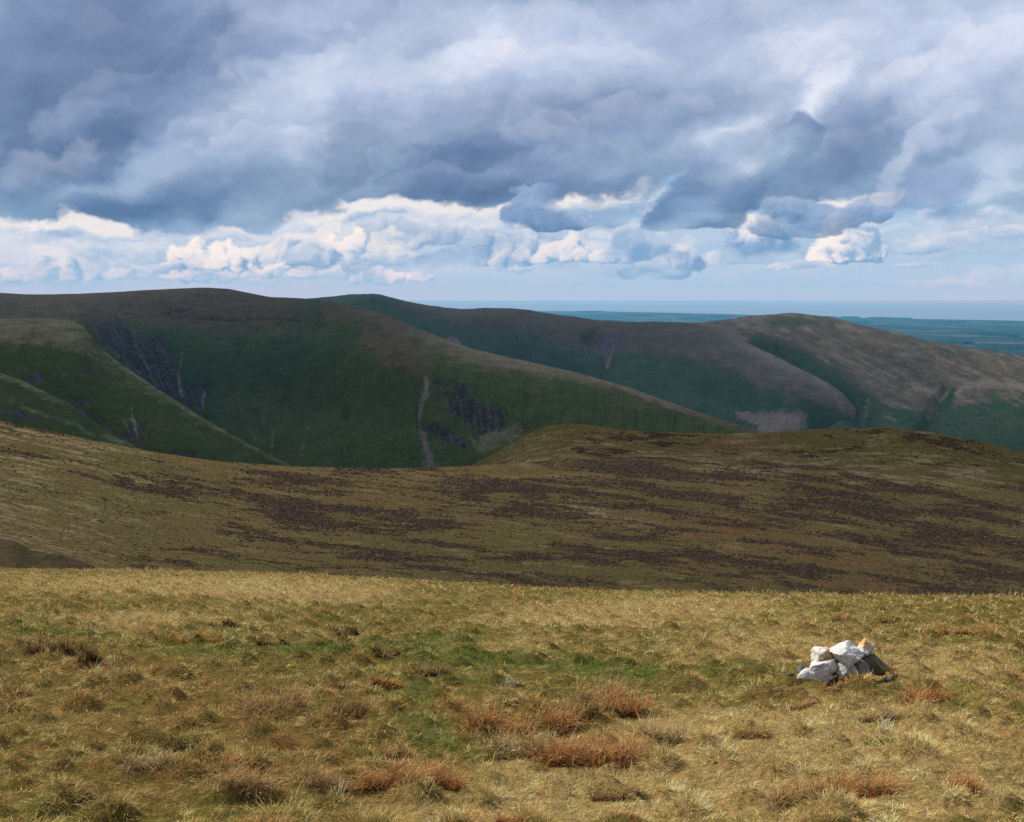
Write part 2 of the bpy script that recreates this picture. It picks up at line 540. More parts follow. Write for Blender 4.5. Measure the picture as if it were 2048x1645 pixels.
    for q, (x, y, rx, ry, rot, ramp) in enumerate(LUMPS):
        rd = random.Random(q)
        parts = []
        for k in range(6):
            f = (k + .5) / 6 * 2 - 1
            parts.append((x + f * rx * math.cos(R(rot)) * .85 + rd.uniform(-20, 20), y - f * rx * math.sin(R(rot)) * .85 + rd.uniform(-.4, .4) * ry, rx * rd.uniform(.24, .42), ry * rd.uniform(.6, 1.05), rot, 1.0))
        cumulus(img, parts, 700, ramp, 200 + q, rd.uniform(2.6, 5.0), size=rd.uniform(1.2, 2.6), opac=rd.uniform(.16, .46), k=.95, light=(-.45, .75, -.35), dens=.5, coarse=2)
    img = img * np.exp(-(.17 * np.tanh(feats * 1.3) - .07)[:, :, None] * m * np.array([1.08, .96, .84]))
    # tear the edges: small turbulent displacement of everything so far
    def torn(im, amp, cell, seed):
        ty = grid_noise(shp, (c1 * cell, c1 * cell * 1.6), 7, .60, seed); tx = grid_noise(shp, (c1 * cell, c1 * cell * 1.6), 7, .60, seed + 1)
        return np.stack([bilinear(im[:, :, q], ii + ty * amp / DEG, jj + tx * amp * 1.7 / DEG) for q in range(3)], -1)
    img = torn(img, .46, 1.3, 301)
    wisp = grid_noise(shp, (c1 * .55, c1 * 1.5), 6, .60, 305)
    img = img * (1 + .065 * (wisp * m[:, :, 0])[:, :, None])
    # --- nearer heaps, below and in front of the layer
    tower = [(0, lin(88, 118, 160)), (.3, lin(104, 132, 174)), (.6, lin(126, 150, 190)), (.85, lin(158, 176, 210)), (1, lin(186, 198, 224))]
    cumulus(img, heap(1075, 1200, 530, 462, 3, 20, 1.0) + heap(1190, 1390, 532, 446, 4, 21), 530, half, 66, 1.6, size=.9, opac=.90)
    cumulus(img, [(1310, 545, 70, 24, 8, 1.0), (1350, 528, 50, 26, 0, 1.0), (1275, 548, 40, 14, 0, 1)], 560, grey, 67, 1.4, size=.6, opac=.75, k=.6)
    cumulus(img, [(1490, 470, 46, 44, 0, 1.0), (1525, 490, 52, 44, 0, 1.0), (1465, 508, 38, 30, 0, 1.0), (1550, 512, 40, 26, 0, 1.0)], 531, white, 68, 1.5, size=.8, opac=.93)
    cumulus(img, [(1700, 480, 56, 42, 0, 1.0), (1660, 508, 36, 30, 0, 1.0), (1735, 505, 40, 32, 0, 1.0), (1700, 515, 60, 24, 0, 1)], 531, white, 69, 1.4, size=.8, opac=.95)
    cumulus(img, [(1590, 532, 70, 10, 5, 1.0)], 545, half, 74, 1.6, size=.5, opac=.6)
    cumulus(img, [(1842, 531, 38, 10, 0, 1.0)], 541, white, 70, 1.3, size=.4, opac=.85, k=.5)
    cumulus(img, [(1868, 495, 34, 15, 0, 1.0), (1820, 506, 60, 10, 3, 1)], 514, half, 71, 1.8, size=.5, opac=.6, k=.7)
    cumulus(img, [(1985, 556, 40, 18, 0, 1.0), (1900, 570, 110, 9, 0, 1)], 578, half, 72, 2, size=.5, opac=.35, k=.7)
    cumulus(img, [(1430, 395, 110, 50, 30, 1.0), (1390, 435, 95, 34, 5, 1.0), (1520, 350, 70, 46, 50, 1), (1590, 290, 60, 50, 60, 1), (1330, 440, 60, 24, 0, 1.0), (1440, 345, 50, 38, 0, 1.0)],
            468, tower, 75, 3.4, size=1.6, opac=.86, k=.70, base_soft=.3, dens=.7, sunny=.70)
    cumulus(img, [(1075, 412, 46, 40, 0, 1.0), (1130, 436, 90, 26, 0, 1.0), (1210, 440, 60, 20, 0, 1.0), (1040, 440, 34, 24, 0, 1.0), (1180, 420, 30, 26, 0, 1.0)], 464, grey, 76, 2.0, size=1.0, opac=.92, sunny=.48)
    cumulus(img, [(1590, 455, 80, 24, 0, 1.0), (1570, 430, 60, 34, 0, 1.0), (1725, 432, 44, 20, 0, 1.0), (1660, 436, 60, 16, 0, 1)], 484, grey, 77, 2.8, size=1.0, opac=.78, base_soft=.35, sunny=.58)
    cumulus(img, [(1885, 455, 70, 22, 15, 1.0), (1960, 430, 90, 20, 0, 1.0)], 480, grey, 78, 2.2, size=.9, opac=.8, base_soft=.3)
    img = torn(img, .16, .45, 311)
    grey_ = img.mean(2, keepdims=True)
    img = grey_ + (img - grey_) * (1 - .07 * smooth(E, 2.5, 5.5)[:, :, None])
    img = img * 1.03
    # --- haze thickening toward the horizon
    h = (smooth(E, 2.2, -.2) * .50)[:, :, None]
    return img * (1 - h) + np.array(lin(170, 202, 229)) * h


def build_sky():
    w = bpy.data.worlds.new('World')
    SC.world = w
    w.use_nodes = True
    w.node_tree.nodes.clear()
    w.cycles.sampling_method = 'MANUAL'
    w.cycles.sample_map_resolution = 256
    t = Tree(w.node_tree)
    out = t.node('ShaderNodeOutputWorld')
    bg = t.node('ShaderNodeBackground')
    t.t.links.new(bg.outputs[0], out.inputs[0])
    STRENGTH = 0.1
    bg.inputs[1].default_value = STRENGTH
    sky = t.node('ShaderNodeTexSky', sky_type='NISHITA')
    sky.sun_disc = False
    sky.sun_elevation = R(SUN_EL)
    sky.sun_rotation = R(SUN_AZ)
    sky.altitude = 500
    tc = t.node('ShaderNodeTexCoord')
    g = tc.outputs['Generated']
    n = t.noise(t.vm('MULTIPLY', g, (3, 3, 6)), 1.0, 4, .55)
    cloud = t.vm('SCALE', t.ramp(n, [(.35, lin(120, 143, 184)), (.65, lin(190, 203, 228))]), 1 / STRENGTH)
    t.put(bg.inputs[0], t.mix(.75, sky.outputs[0], cloud))

    img = sky_image()
    rad = 160000.0
    A, E = np.meshgrid(np.radians(AZ), np.radians(EL))
    v = np.stack([np.sin(A) * np.cos(E), np.cos(A) * np.cos(E), np.sin(E)], -1).reshape(-1, 3) * rad
    v += EYE
    m, t, out = material('cloudy sky')
    em = t.node('ShaderNodeEmission')
    geo = t.node('ShaderNodeNewGeometry')
    fine = t.noise(t.vm('SCALE', geo.outputs['Position'], 1 / 900.0), 1.0, 4, .6)
    t.put(em.inputs[0], t.vm('SCALE', t.attr('air', 0), t.lin(fine, .25, .75, .965, 1.035)))
    t.t.links.new(em.outputs[0], out.inputs[0])
    m.cycles.emission_sampling = 'NONE'
    o = new_mesh('sky', v, grid_faces(len(EL), len(AZ)), m, attrs={'air': img.reshape(-1, 3)})
    tag(o, 'cloudy sky with a grey-blue layer overhead and white heaps near the horizon', kind='structure')


build_sky()

# ----------------------------------------------------------------------------- terrain surfaces lofted between ridge and foot lines
def resample(line, xs, soft=14):
    """Line [(px, value...)] at columns xs with rounded corners."""
    a = np.array(line, float)
    step = xs[1] - xs[0]
    k = max(1, int(soft / step))
    ker = np.hanning(2 * k + 3)[1:-1]
    ker /= ker.sum()
    out = []
    for c in range(1, a.shape[1]):
        v = np.interp(xs, a[:, 0], a[:, c])
        v = np.convolve(np.pad(v, len(ker) // 2, mode='edge'), ker, 'valid')
        out.append(v)
    return out


def pchip(ts, ys, t):
    """Monotone cubic through control rows ys (K, n) at ts, evaluated at t (m)."""
    ts = np.asarray(ts, float)
    h = np.diff(ts)[:, None]
    d = np.diff(ys, axis=0) / h
    m = np.zeros_like(ys)
    m[0], m[-1] = d[0], d[-1]
    for k in range(1, len(ts) - 1):
        same = d[k - 1] * d[k] > 0
        w1, w2 = 2 * h[k, 0] + h[k - 1, 0], h[k, 0] + 2 * h[k - 1, 0]
        with np.errstate(divide='ignore', invalid='ignore'):
            hm = (w1 + w2) / (w1 / d[k - 1] + w2 / d[k])
        m[k] = np.where(same, hm, 0)
    out = np.empty((len(t), ys.shape[1]))
    seg = np.clip(np.searchsorted(ts, t, side='right') - 1, 0, len(ts) - 2)
    for i, (s, x) in enumerate(zip(seg, t)):
        hh = ts[s + 1] - ts[s]
        u = (x - ts[s]) / hh
        out[i] = ((2 * u ** 3 - 3 * u ** 2 + 1) * ys[s] + (u ** 3 - 2 * u ** 2 + u) * hh * m[s]
                  + (-2 * u ** 3 + 3 * u ** 2) * ys[s + 1] + (u ** 3 - u ** 2) * hh * m[s + 1])
    return out


class Loft:
    """Surface through lines of (column, row, distance); keeps the flat coordinates for placing its features."""
    def __init__(self, lines, x0, x1, dx, drow, soft=14):
        self.xs = np.arange(x0, x1 + dx, dx, dtype=float)
        rows, deps, ts = [], [], [0.0]
        for ln in lines:
            r, dd = resample(ln, self.xs, soft)
            rows.append(r); deps.append(dd)
        for k in range(1, len(rows)):
            ts.append(ts[-1] + max(np.percentile(np.abs(rows[k] - rows[k - 1]), 90), 10))
        n = int(ts[-1] / drow)
        t = np.linspace(0, ts[-1], n)
        self.PY = pchip(ts, np.array(rows), t)
        self.D = np.exp(pchip(ts, np.log(np.array(deps)), t))
        self.PX = np.broadcast_to(self.xs, self.PY.shape).copy()
        self.T = np.broadcast_to(t[:, None] / ts[-1], self.PY.shape).copy()
        self.P = at(self.PX, self.PY, self.D)
        self.X, self.Y, self.Z = self.P[..., 0], self.P[..., 1], self.P[..., 2]
        self.lift = np.zeros_like(self.X)

    def line(self, pts, width, wob=0.0, seed=0, wl=40.0):
        """Falloff 0..1 around a polyline; pts (px, py[, width factor])."""
        pts = np.array([p if len(p) == 3 else (p[0], p[1], 1.0) for p in pts], float)
        m = (self.PX > pts[:, 0].min() - 6 * width) & (self.PX < pts[:, 0].max() + 6 * width) & (self.PY > pts[:, 1].min() - 6 * width) & (self.PY < pts[:, 1].max() + 6 * width)
        out = np.zeros_like(self.X)
        x, y = self.PX[m], self.PY[m]
        if wob:
            x = x + wob * fbm(self.PX[m] / wl, self.PY[m] / wl, 3, .5, seed)
            y = y + wob * fbm(self.PX[m] / wl + 50, self.PY[m] / wl, 3, .5, seed)
        best = np.full(x.shape, 1e9)
        for (ax, ay, aw), (bx, by, bw) in zip(pts[:-1], pts[1:]):
            ux, uy = bx - ax, by - ay
            u = np.clip(((x - ax) * ux + (y - ay) * uy) / (ux * ux + uy * uy), 0, 1)
            best = np.minimum(best, np.hypot(x - ax - u * ux, y - ay - u * uy) / (aw + (bw - aw) * u))
        out[m] = np.exp(-(best / width) ** 2)
        return out

    def blob(self, cx, cy, rx, ry, rot=0, wob=.5, seed=0, wl=45.0):
        c, s = math.cos(R(rot)), math.sin(R(rot))
        dx, dy = self.PX - cx, self.PY - cy
        a, b = (dx * c + dy * s) / rx, (-dx * s + dy * c) / ry
        r = np.sqrt(a * a + b * b)
        near = r < 2.5
        if wob:
            r[near] += wob * fbm(self.PX[near] / wl, self.PY[near] / wl, 4, .55, seed)
        return 1 - smooth(r, .55, 1.15)

    def run_noise(self, seed, dx=0.0, across=7.0, along=46.0):
        """Streaks that follow the fall line (dx: drift per row)."""
        a = self.PX - dx * self.PY
        a = a + 10 * fbm(self.PX / 50, self.PY / 50, 3, .5, seed + 9)
        return 1.5 * fbm(a / across, self.PY / along, 5, .6, seed)

    def build(self, name, mat, attrs, label):
        attrs = dict(attrs)
        attrs['terr'] = fbm(self.PX / 60, self.PY / 3.4 + fbm(self.PX / 120, self.PY / 60, 3, .5, 7) * 5, 4, .6, 17) + .8 * fbm(self.PX / 26, self.PY / 18, 4, .6, 19)
        v = np.stack([self.X, self.Y, self.Z + self.lift], -1).reshape(-1, 3)
        o = new_mesh(name, v, grid_faces(*self.X.shape)[:, ::-1], mat, attrs={k: np.asarray(a, np.float32).reshape(-1) for k, a in attrs.items()})
        tag(o, label, kind='structure')
        return o


def fell_material(name, green, green2, heath, straw, rock, rock2, scree, scale=1.0, streak=(1, 1, 1)):
    """Grass, bleached mat-grass, heather, crag and scree shared out by the masks stored on the mesh and broken up by noise."""
    m, t, out = material(name)
    geo = t.node('ShaderNodeNewGeometry')
    p = t.vm('MULTIPLY', geo.outputs['Position'], tuple(s / scale for s in streak))
    n1 = t.noise(p, 1 / 90.0, 6, .6)
    n2 = t.noise(p, 1 / 14.0, 5, .65)
    n3 = t.noise(t.vm('ADD', p, (311, 77, 5)), 1 / 40.0, 6, .62)
    heather = t.attr('heather'); crag = t.attr('crag'); screea = t.attr('scree'); pale = t.attr('pale'); dark = t.attr('dark'); run = t.attr('run')
    half = lambda v: t.m('SUBTRACT', v, .5)
    c = t.mix(t.step(t.m('MULTIPLY_ADD', run, .10, n1), .34, .70), green, green2)
    c = t.mix(t.m('MULTIPLY', t.step(n2, .50, .80), .40), c, t.vm('SCALE', c, .62))
    hmix = t.m('ADD', heather, t.m('ADD', t.m('MULTIPLY', half(n3), 1.3), t.m('MULTIPLY', half(n2), .5)))
    c = t.mix(t.m('MULTIPLY', t.step(hmix, .12, .95), .92), c, t.mix(t.step(n2, .35, .7), heath, t.vm('SCALE', heath, .70)))
    pmix = t.m('ADD', pale, t.m('ADD', t.m('MULTIPLY', half(n2), .9), t.m('MULTIPLY', half(n3), .9)))
    c = t.mix(t.m('MULTIPLY', t.step(pmix, .15, 1.0), .95), c, straw)
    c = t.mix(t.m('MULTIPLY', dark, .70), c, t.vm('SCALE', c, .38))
    rk = t.mix(t.step(t.m('MULTIPLY_ADD', run, .3, t.noise(p, 1 / 6.0, 4, .65)), .38, .72), rock, rock2)
    cmix = t.m('ADD', crag, t.m('ADD', t.m('MULTIPLY', half(n2), 2.1), t.m('MULTIPLY', run, .22)))
    c = t.mix(t.m('MULTIPLY', t.step(cmix, .42, .86), .90), c, rk)
    smix = t.m('ADD', screea, t.m('ADD', t.m('MULTIPLY', half(n2), 1.0), t.m('MULTIPLY', run, .3)))
    c = t.mix(t.m('MULTIPLY', t.step(smix, .28, 1.0), .80), c, scree)
    c = t.vm('SCALE', c, t.m('MULTIPLY_ADD', run, .05, t.m('MULTIPLY_ADD', t.attr('terr'), .24, 1.0)))
    c = t.vm('SCALE', c, t.lin(t.noise(p, 1 / 5.0, 4, .7), .25, .75, .66, 1.36))
    spk = t.noise(t.vm('ADD', p, (77, 31, 9)), 1 / 12.0, 3, .6)
    c = t.mix(t.m('MULTIPLY', t.step(spk, .63, .74), .35), c, t.vm('SCALE', straw, .8))
    c = t.mix(t.m('MULTIPLY', t.step(spk, .37, .27), .40), c, t.vm('SCALE', c, .5))
    b = t.node('ShaderNodeBump')
    b.inputs['Strength'].default_value = .7
    b.inputs['Distance'].default_value = 3.0 * scale
    t.put(b.inputs['Height'], t.m('ADD', n2, t.m('MULTIPLY', n3, 1.2)))
    surface(t, out, c, .95, b.outputs[0], .02)
    return m


def relief(L, amp, wl, seed, octaves=5, rough=.5, ax=1.0):
    return amp * fbm(L.X / wl, L.Y / (wl * ax), octaves, rough, seed)


G1, G2 = (.034, .056, .026), (.050, .064, .029)
HEATH, STRAW = (.090, .070, .048), (.140, .122, .080)
ROCK, ROCK2, SCREE = (.024, .026, .032), (.066, .060, .066), (.132, .114, .104)

# --- the big fell in the middle left
def big_fell():
    top = [(-700, 600), (-300, 592), (0, 586), (60, 589.5), (150, 588), (250, 583.5), (350, 577.5), (410, 575.5), (460, 578), (500, 587), (540, 594.5), (600, 597), (640, 600),
           (700, 609), (760, 626), (820, 650), (880, 675), (950, 700), (1050, 722), (1150, 745), (1230, 767), (1300, 790), (1370, 815), (1450, 843), (1540, 868), (1640, 905), (1800, 950), (2100, 990)]
    topd = lambda x: np.interp(x, [-700, 0, 420, 600, 760, 950, 1150, 1350, 1540, 2100], [3000, 2900, 2850, 2700, 2450, 2250, 2080, 1900, 1750, 1500])
    brk = [(-700, 690), (0, 670), (150, 655), (240, 640), (340, 648), (450, 655), (600, 668), (700, 668), (800, 690), (900, 712), (1000, 732), (1100, 752), (1200, 776), (1300, 806), (1400, 836), (1540, 876), (1640, 912), (1800, 958), (2100, 1000)]
    foot = [(-700, 1000), (0, 990), (400, 990), (640, 980), (900, 985), (1100, 970), (1300, 930), (1540, 925), (1640, 945), (1800, 985), (2100, 1030)]
    mk = lambda ln, f: [(x, y, f(x)) for x, y in ln]
    mid = [(x, .46 * np.interp(x, *zip(*brk)) + .54 * np.interp(x, *zip(*foot))) for x in range(-700, 2101, 50)]
    lines = [mk(foot, lambda x: topd(x) - np.interp(x, [-700, 600, 1150, 1540, 2100], [1050, 900, 560, 130, 100])),
             mk(mid, lambda x: topd(x) - np.interp(x, [-700, 600, 1150, 1540, 2100], [780, 640, 390, 85, 70])),
             mk(brk, lambda x: topd(x) - np.interp(x, [-700, 600, 1150, 1540, 2100], [480, 360, 140, 40, 30])),
             mk(top, topd),
             [(x, y + 9, topd(x) + 260) for x, y in top],
             [(x, y + 60, topd(x) + 700) for x, y in top]]
    L = Loft(lines, -500, 1900, 2.2, 2.2)
    face = smooth(L.PY, np.interp(L.PX, *zip(*brk)) - 12, np.interp(L.PX, *zip(*brk)) + 30)
    L.lift += relief(L, 16, 420, 11) * face + relief(L, 5, 90, 12) * (.3 + .7 * face)
    # ribs and gills running straight down the face
    rib = fbm(L.PX / 34 + .25 * fbm(L.PX / 60, L.PY / 60, 2, .5, 3), L.PY / 260, 5, .6, 21)
    L.lift += 7 * rib * face
    gill = (.45 * L.line([(848, 755, .8), (846, 800, .6), (838, 830, .5), (845, 870, .7), (858, 935, 1.4)], 14, 6, 4)
            + .6 * L.line([(575, 800), (560, 860), (548, 920)], 8, 8, 5) + .5 * L.line([(690, 830), (676, 930)], 9, 8, 6)
            + .5 * L.line([(505, 830), (530, 880), (545, 930)], 8, 8, 7) + .6 * L.line([(180, 650), (200, 700), (300, 770), (420, 840)], 12, 8, 8))
    L.lift -= 9 * np.clip(gill, 0, 1)
    # crags
    crag = np.maximum.reduce([
        .95 * L.blob(235, 670, 55, 42, 30, .5, 31), .85 * L.blob(300, 715, 60, 60, 40, .55, 32), .95 * L.blob(335, 770, 40, 42, 40, .5, 33), .75 * L.blob(390, 790, 35, 45, 40, .5, 34),
        .80 * L.blob(925, 800, 60, 30, 30, .7, 35, 30), .95 * L.blob(945, 815, 85, 34, 32, .8, 36, 26), .95 * L.blob(865, 852, 34, 12, 4, .6, 37, 25), .9 * L.blob(960, 856, 24, 9, 8, .5, 38, 20),
        .85 * L.blob(905, 868, 34, 14, 10, .7, 39, 22), .7 * L.blob(925, 880, 30, 12, 50, .6, 40, 20), .6 * L.blob(1030, 858, 16, 8, 40, .4, 43),
        .55 * L.blob(770, 845, 20, 10, 0, .8, 41), .6 * L.blob(370, 632, 60, 13, 6, .8, 44, 20), .8 * L.line([(345, 618), (385, 632)], 3, 4, 45, 14),
        .95 * L.line([(400, 634), (440, 640), (490, 641), (510, 636), (560, 638), (600, 642)], 2.2, 5, 46, 16), .7 * L.line([(370, 589), (460, 592)], 1.8, 3, 47, 14)])
    L.lift += crag * (5 * np.abs(fbm(L.PX / 10, L.PY / 10, 4, .6, 51)) - 4)
    scree = np.maximum.reduce([
        1.0 * L.line([(853, 750, .5), (850, 785, 1.2), (846, 802, .9)], 8, 6, 61, 14), .9 * L.line([(844, 800, .6), (838, 830, .7), (842, 860, .6)], 7, 5, 62, 14),
        .85 * L.line([(844, 860, .6), (855, 895, 1.3), (864, 940, 2.6)], 9, 7, 63, 18), .9 * L.line([(357, 745, .6), (360, 775, 1.3), (364, 790, .8)], 4, 4, 64, 14),
        .9 * L.line([(408, 780, .5), (405, 805, 1.2), (404, 818, .6)], 5, 4, 65, 12), .6 * L.line([(365, 705), (358, 740)], 3, 4, 66), .55 * L.line([(245, 720), (320, 765)], 5, 6, 67, 16),
        .75 * L.line([(938, 865, .6), (950, 880, 1), (956, 893, 1.2)], 6, 5, 68, 14), .5 * L.line([(868, 870), (872, 890)], 4, 3, 69, 12), .6 * L.line([(270, 690), (300, 735)], 3, 5, 70),
        .55 * L.line([(530, 815), (528, 845)], 5, 8, 71, 16), .5 * L.line([(575, 812), (572, 835)], 5, 8, 72, 16), .5 * L.line([(500, 860), (510, 880)], 6, 8, 73, 16), .45 * L.line([(440, 820), (445, 850)], 5, 8, 76, 16),
        .6 * L.line([(548, 860), (540, 900), (548, 930)], 5, 7, 77, 14), .5 * L.line([(620, 850), (600, 905)], 4, 7, 78, 14), .5 * L.line([(990, 870), (975, 910)], 5, 7, 79, 14), .45 * L.line([(1015, 800), (1040, 830)], 4, 6, 80, 14), .35 * L.line([(685, 860), (678, 915)], 5, 8, 74, 16), .4 * L.line([(755, 830), (752, 850)], 5, 8, 75, 16)])
    ridge = np.interp(L.PX, *zip(*top))
    b = np.interp(L.PX, *zip(*brk))
    above = 1 - smooth(L.PY + 22 * fbm(L.PX / 70, L.PY / 50, 4, .55, 81), b - 34, b + 40)
    rightband = 1 - smooth(L.PY - ridge + 10 * fbm(L.PX / 40, L.PY / 40, 3, .5, 82), 6, np.interp(L.PX, [600, 800, 950, 1150, 1450], [70, 90, 60, 28, 8]))
    heather = np.clip(np.maximum(above * np.interp(L.PX, [450, 560, 640, 760], [1.0, .75, .35, .6]), .8 * rightband * (L.PX > 640)), 0, 1)
    heather = np.maximum(heather, .9 * L.blob(790, 700, 90, 42, 20, .5, 83))
    pale = .50 * rightband * smooth(L.PX, 720, 950) * (1 - smooth(L.PX, 1330, 1480)) + .28 * above * smooth(L.PX, 420, 100)
    pale = np.maximum(pale, .60 * L.blob(1000, 870, 60, 28, -30, .5, 84)) + .25 * smooth(L.PX, 600, 700) * above
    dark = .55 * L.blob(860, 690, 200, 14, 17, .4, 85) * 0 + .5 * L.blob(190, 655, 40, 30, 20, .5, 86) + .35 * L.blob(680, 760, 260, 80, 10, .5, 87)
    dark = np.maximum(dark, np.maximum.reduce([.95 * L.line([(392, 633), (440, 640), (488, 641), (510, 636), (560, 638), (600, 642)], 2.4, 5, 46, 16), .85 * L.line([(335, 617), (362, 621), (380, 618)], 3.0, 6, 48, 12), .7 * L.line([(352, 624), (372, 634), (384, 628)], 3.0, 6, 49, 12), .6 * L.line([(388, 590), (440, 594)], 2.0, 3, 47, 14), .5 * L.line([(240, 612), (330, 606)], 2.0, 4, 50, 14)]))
    m = fell_material('shaded fell turf and crag', G1, G2, HEATH, STRAW, ROCK, ROCK2, SCREE)
    L.build('hill', m, dict(heather=heather, crag=crag, scree=scree, pale=pale, dark=np.clip(dark, 0, 1), run=L.run_noise(91, .55) * (1 - smooth(L.PX, 400, 560)) + L.run_noise(92, .0) * smooth(L.PX, 400, 560)),
            'large dark green fell with a brown rounded top, crags and a pale scree gully')


def back_fell():
    """Dark fell behind, from the pointed summit across to the saddle, with the side valley at its right."""
    top = [(-200, 640), (300, 612), (500, 604), (620, 598.5), (700, 592), (745, 589), (762, 591), (800, 601), (850, 611), (900, 618), (930, 620), (970, 619), (1020, 621), (1060, 625), (1110, 630), (1150, 634),
           (1230, 641), (1330, 646), (1390, 650), (1440, 662), (1490, 683), (1545, 706), (1600, 735), (1650, 766), (1690, 795), (1715, 825), (1725, 858), (1735, 900), (1745, 930), (1900, 960)]
    td = lambda x: np.interp(x, [-200, 620, 760, 1000, 1300, 1450, 1600, 1725, 1900], [4200, 3900, 3800, 3700, 3500, 3300, 3000, 2750, 2700])
    foot = [(-200, 950), (900, 960), (1300, 930), (1600, 930), (1725, 935), (1745, 945), (1900, 985)]
    brk = [(x, y + np.interp(x, [620, 760, 1000, 1300, 1500, 1700, 1900], [40, 40, 50, 60, 40, 12, 10])) for x, y in top]
    mid = [(x, .5 * np.interp(x, *zip(*brk)) + .5 * np.interp(x, *zip(*foot))) for x in range(-200, 1901, 40)]
    lines = [[(x, y, td(x) - np.interp(x, [-200, 1300, 1600, 1725, 1900], [1200, 900, 420, 60, 40])) for x, y in foot],
             [(x, y, td(x) - np.interp(x, [-200, 1300, 1600, 1725, 1900], [850, 640, 300, 40, 30])) for x, y in mid],
             [(x, y, td(x) - np.interp(x, [-200, 1300, 1600, 1725, 1900], [420, 330, 130, 18, 10])) for x, y in brk],
             [(x, y, td(x)) for x, y in top],
             [(x, y + 9, td(x) + 260) for x, y in top],
             [(x, y + 70, td(x) + 650) for x, y in top]]
    L = Loft(lines, 350, 1850, 2.2, 2.2, 8)
    L.lift += relief(L, 14, 500, 111) + relief(L, 5, 110, 112)
    L.lift += 5 * fbm(L.PX / 40, L.PY / 300, 4, .55, 113) * smooth(L.T, .8, .4)
    L.lift -= 16 * L.line([(1175, 675), (1205, 700), (1215, 730), (1228, 770), (1250, 800)], 14, 6, 114) + 6 * L.line([(1195, 665), (1150, 690)], 8, 4, 115)
    crag = np.maximum.reduce([.8 * L.blob(1215, 690, 28, 22, 20, .6, 121, 22), .7 * L.blob(1240, 690, 20, 14, 0, .6, 122, 20), .85 * L.blob(908, 678, 26, 9, 10, .4, 123, 22)])
    scree = np.maximum.reduce([.8 * L.line([(1225, 700, .6), (1218, 718, 1.2), (1212, 732, .6)], 6, 5, 124, 14), .6 * L.line([(1193, 684), (1200, 695)], 3, 3, 125, 12), .55 * L.blob(905, 680, 26, 8, 10, .5, 126),
                               1.0 * L.blob(1500, 834, 34, 11, 6, .8, 127, 16), .55 * L.blob(1560, 838, 50, 22, 0, .9, 128, 18)])
    dn = L.PY - np.interp(L.PX, *zip(*top))
    heather = 1 - smooth(dn + 24 * fbm(L.PX / 60, L.PY / 40, 4, .55, 131), np.interp(L.PX, [700, 900, 1200, 1500, 1700], [2, 15, 35, 45, 26]), np.interp(L.PX, [700, 900, 1200, 1500, 1700], [34, 60, 95, 105, 70]))
    heather = np.maximum(heather * np.interp(L.PX, [700, 900, 1100], [.35, .8, 1]), 1.0 * L.blob(1560, 842, 62, 28, 0, .7, 133, 24))
    pale = .45 * heather * smooth(L.PX, 1150, 1450) + .45 * L.blob(1560, 842, 55, 26, 0, .7, 132, 24)
    pale = pale + .50 * (1 - smooth(dn, 4, 34)) * smooth(L.PX, 1420, 1540) * (1 - smooth(L.PX, 1640, 1720))
    dark = .6 * L.blob(1190, 672, 34, 14, 10, .5, 134) + .4 * L.blob(1000, 700, 220, 60, 12, .5, 135) + .35 * L.blob(800, 615, 90, 12, 14, .4, 136)
    m = fell_material('far fell turf', (.034, .058, .034), (.050, .066, .040), (.090, .072, .052), (.150, .130, .100), (.05, .046, .055), (.085, .076, .088), (.175, .118, .105), 1.2)
    L.build('hill', m, dict(heather=heather, crag=crag, scree=scree, pale=pale, dark=np.clip(dark, 0, 1), run=L.run_noise(191, .3)), 'dark fell with a small pointed summit behind the larger fell, its long ridge falling to the right')


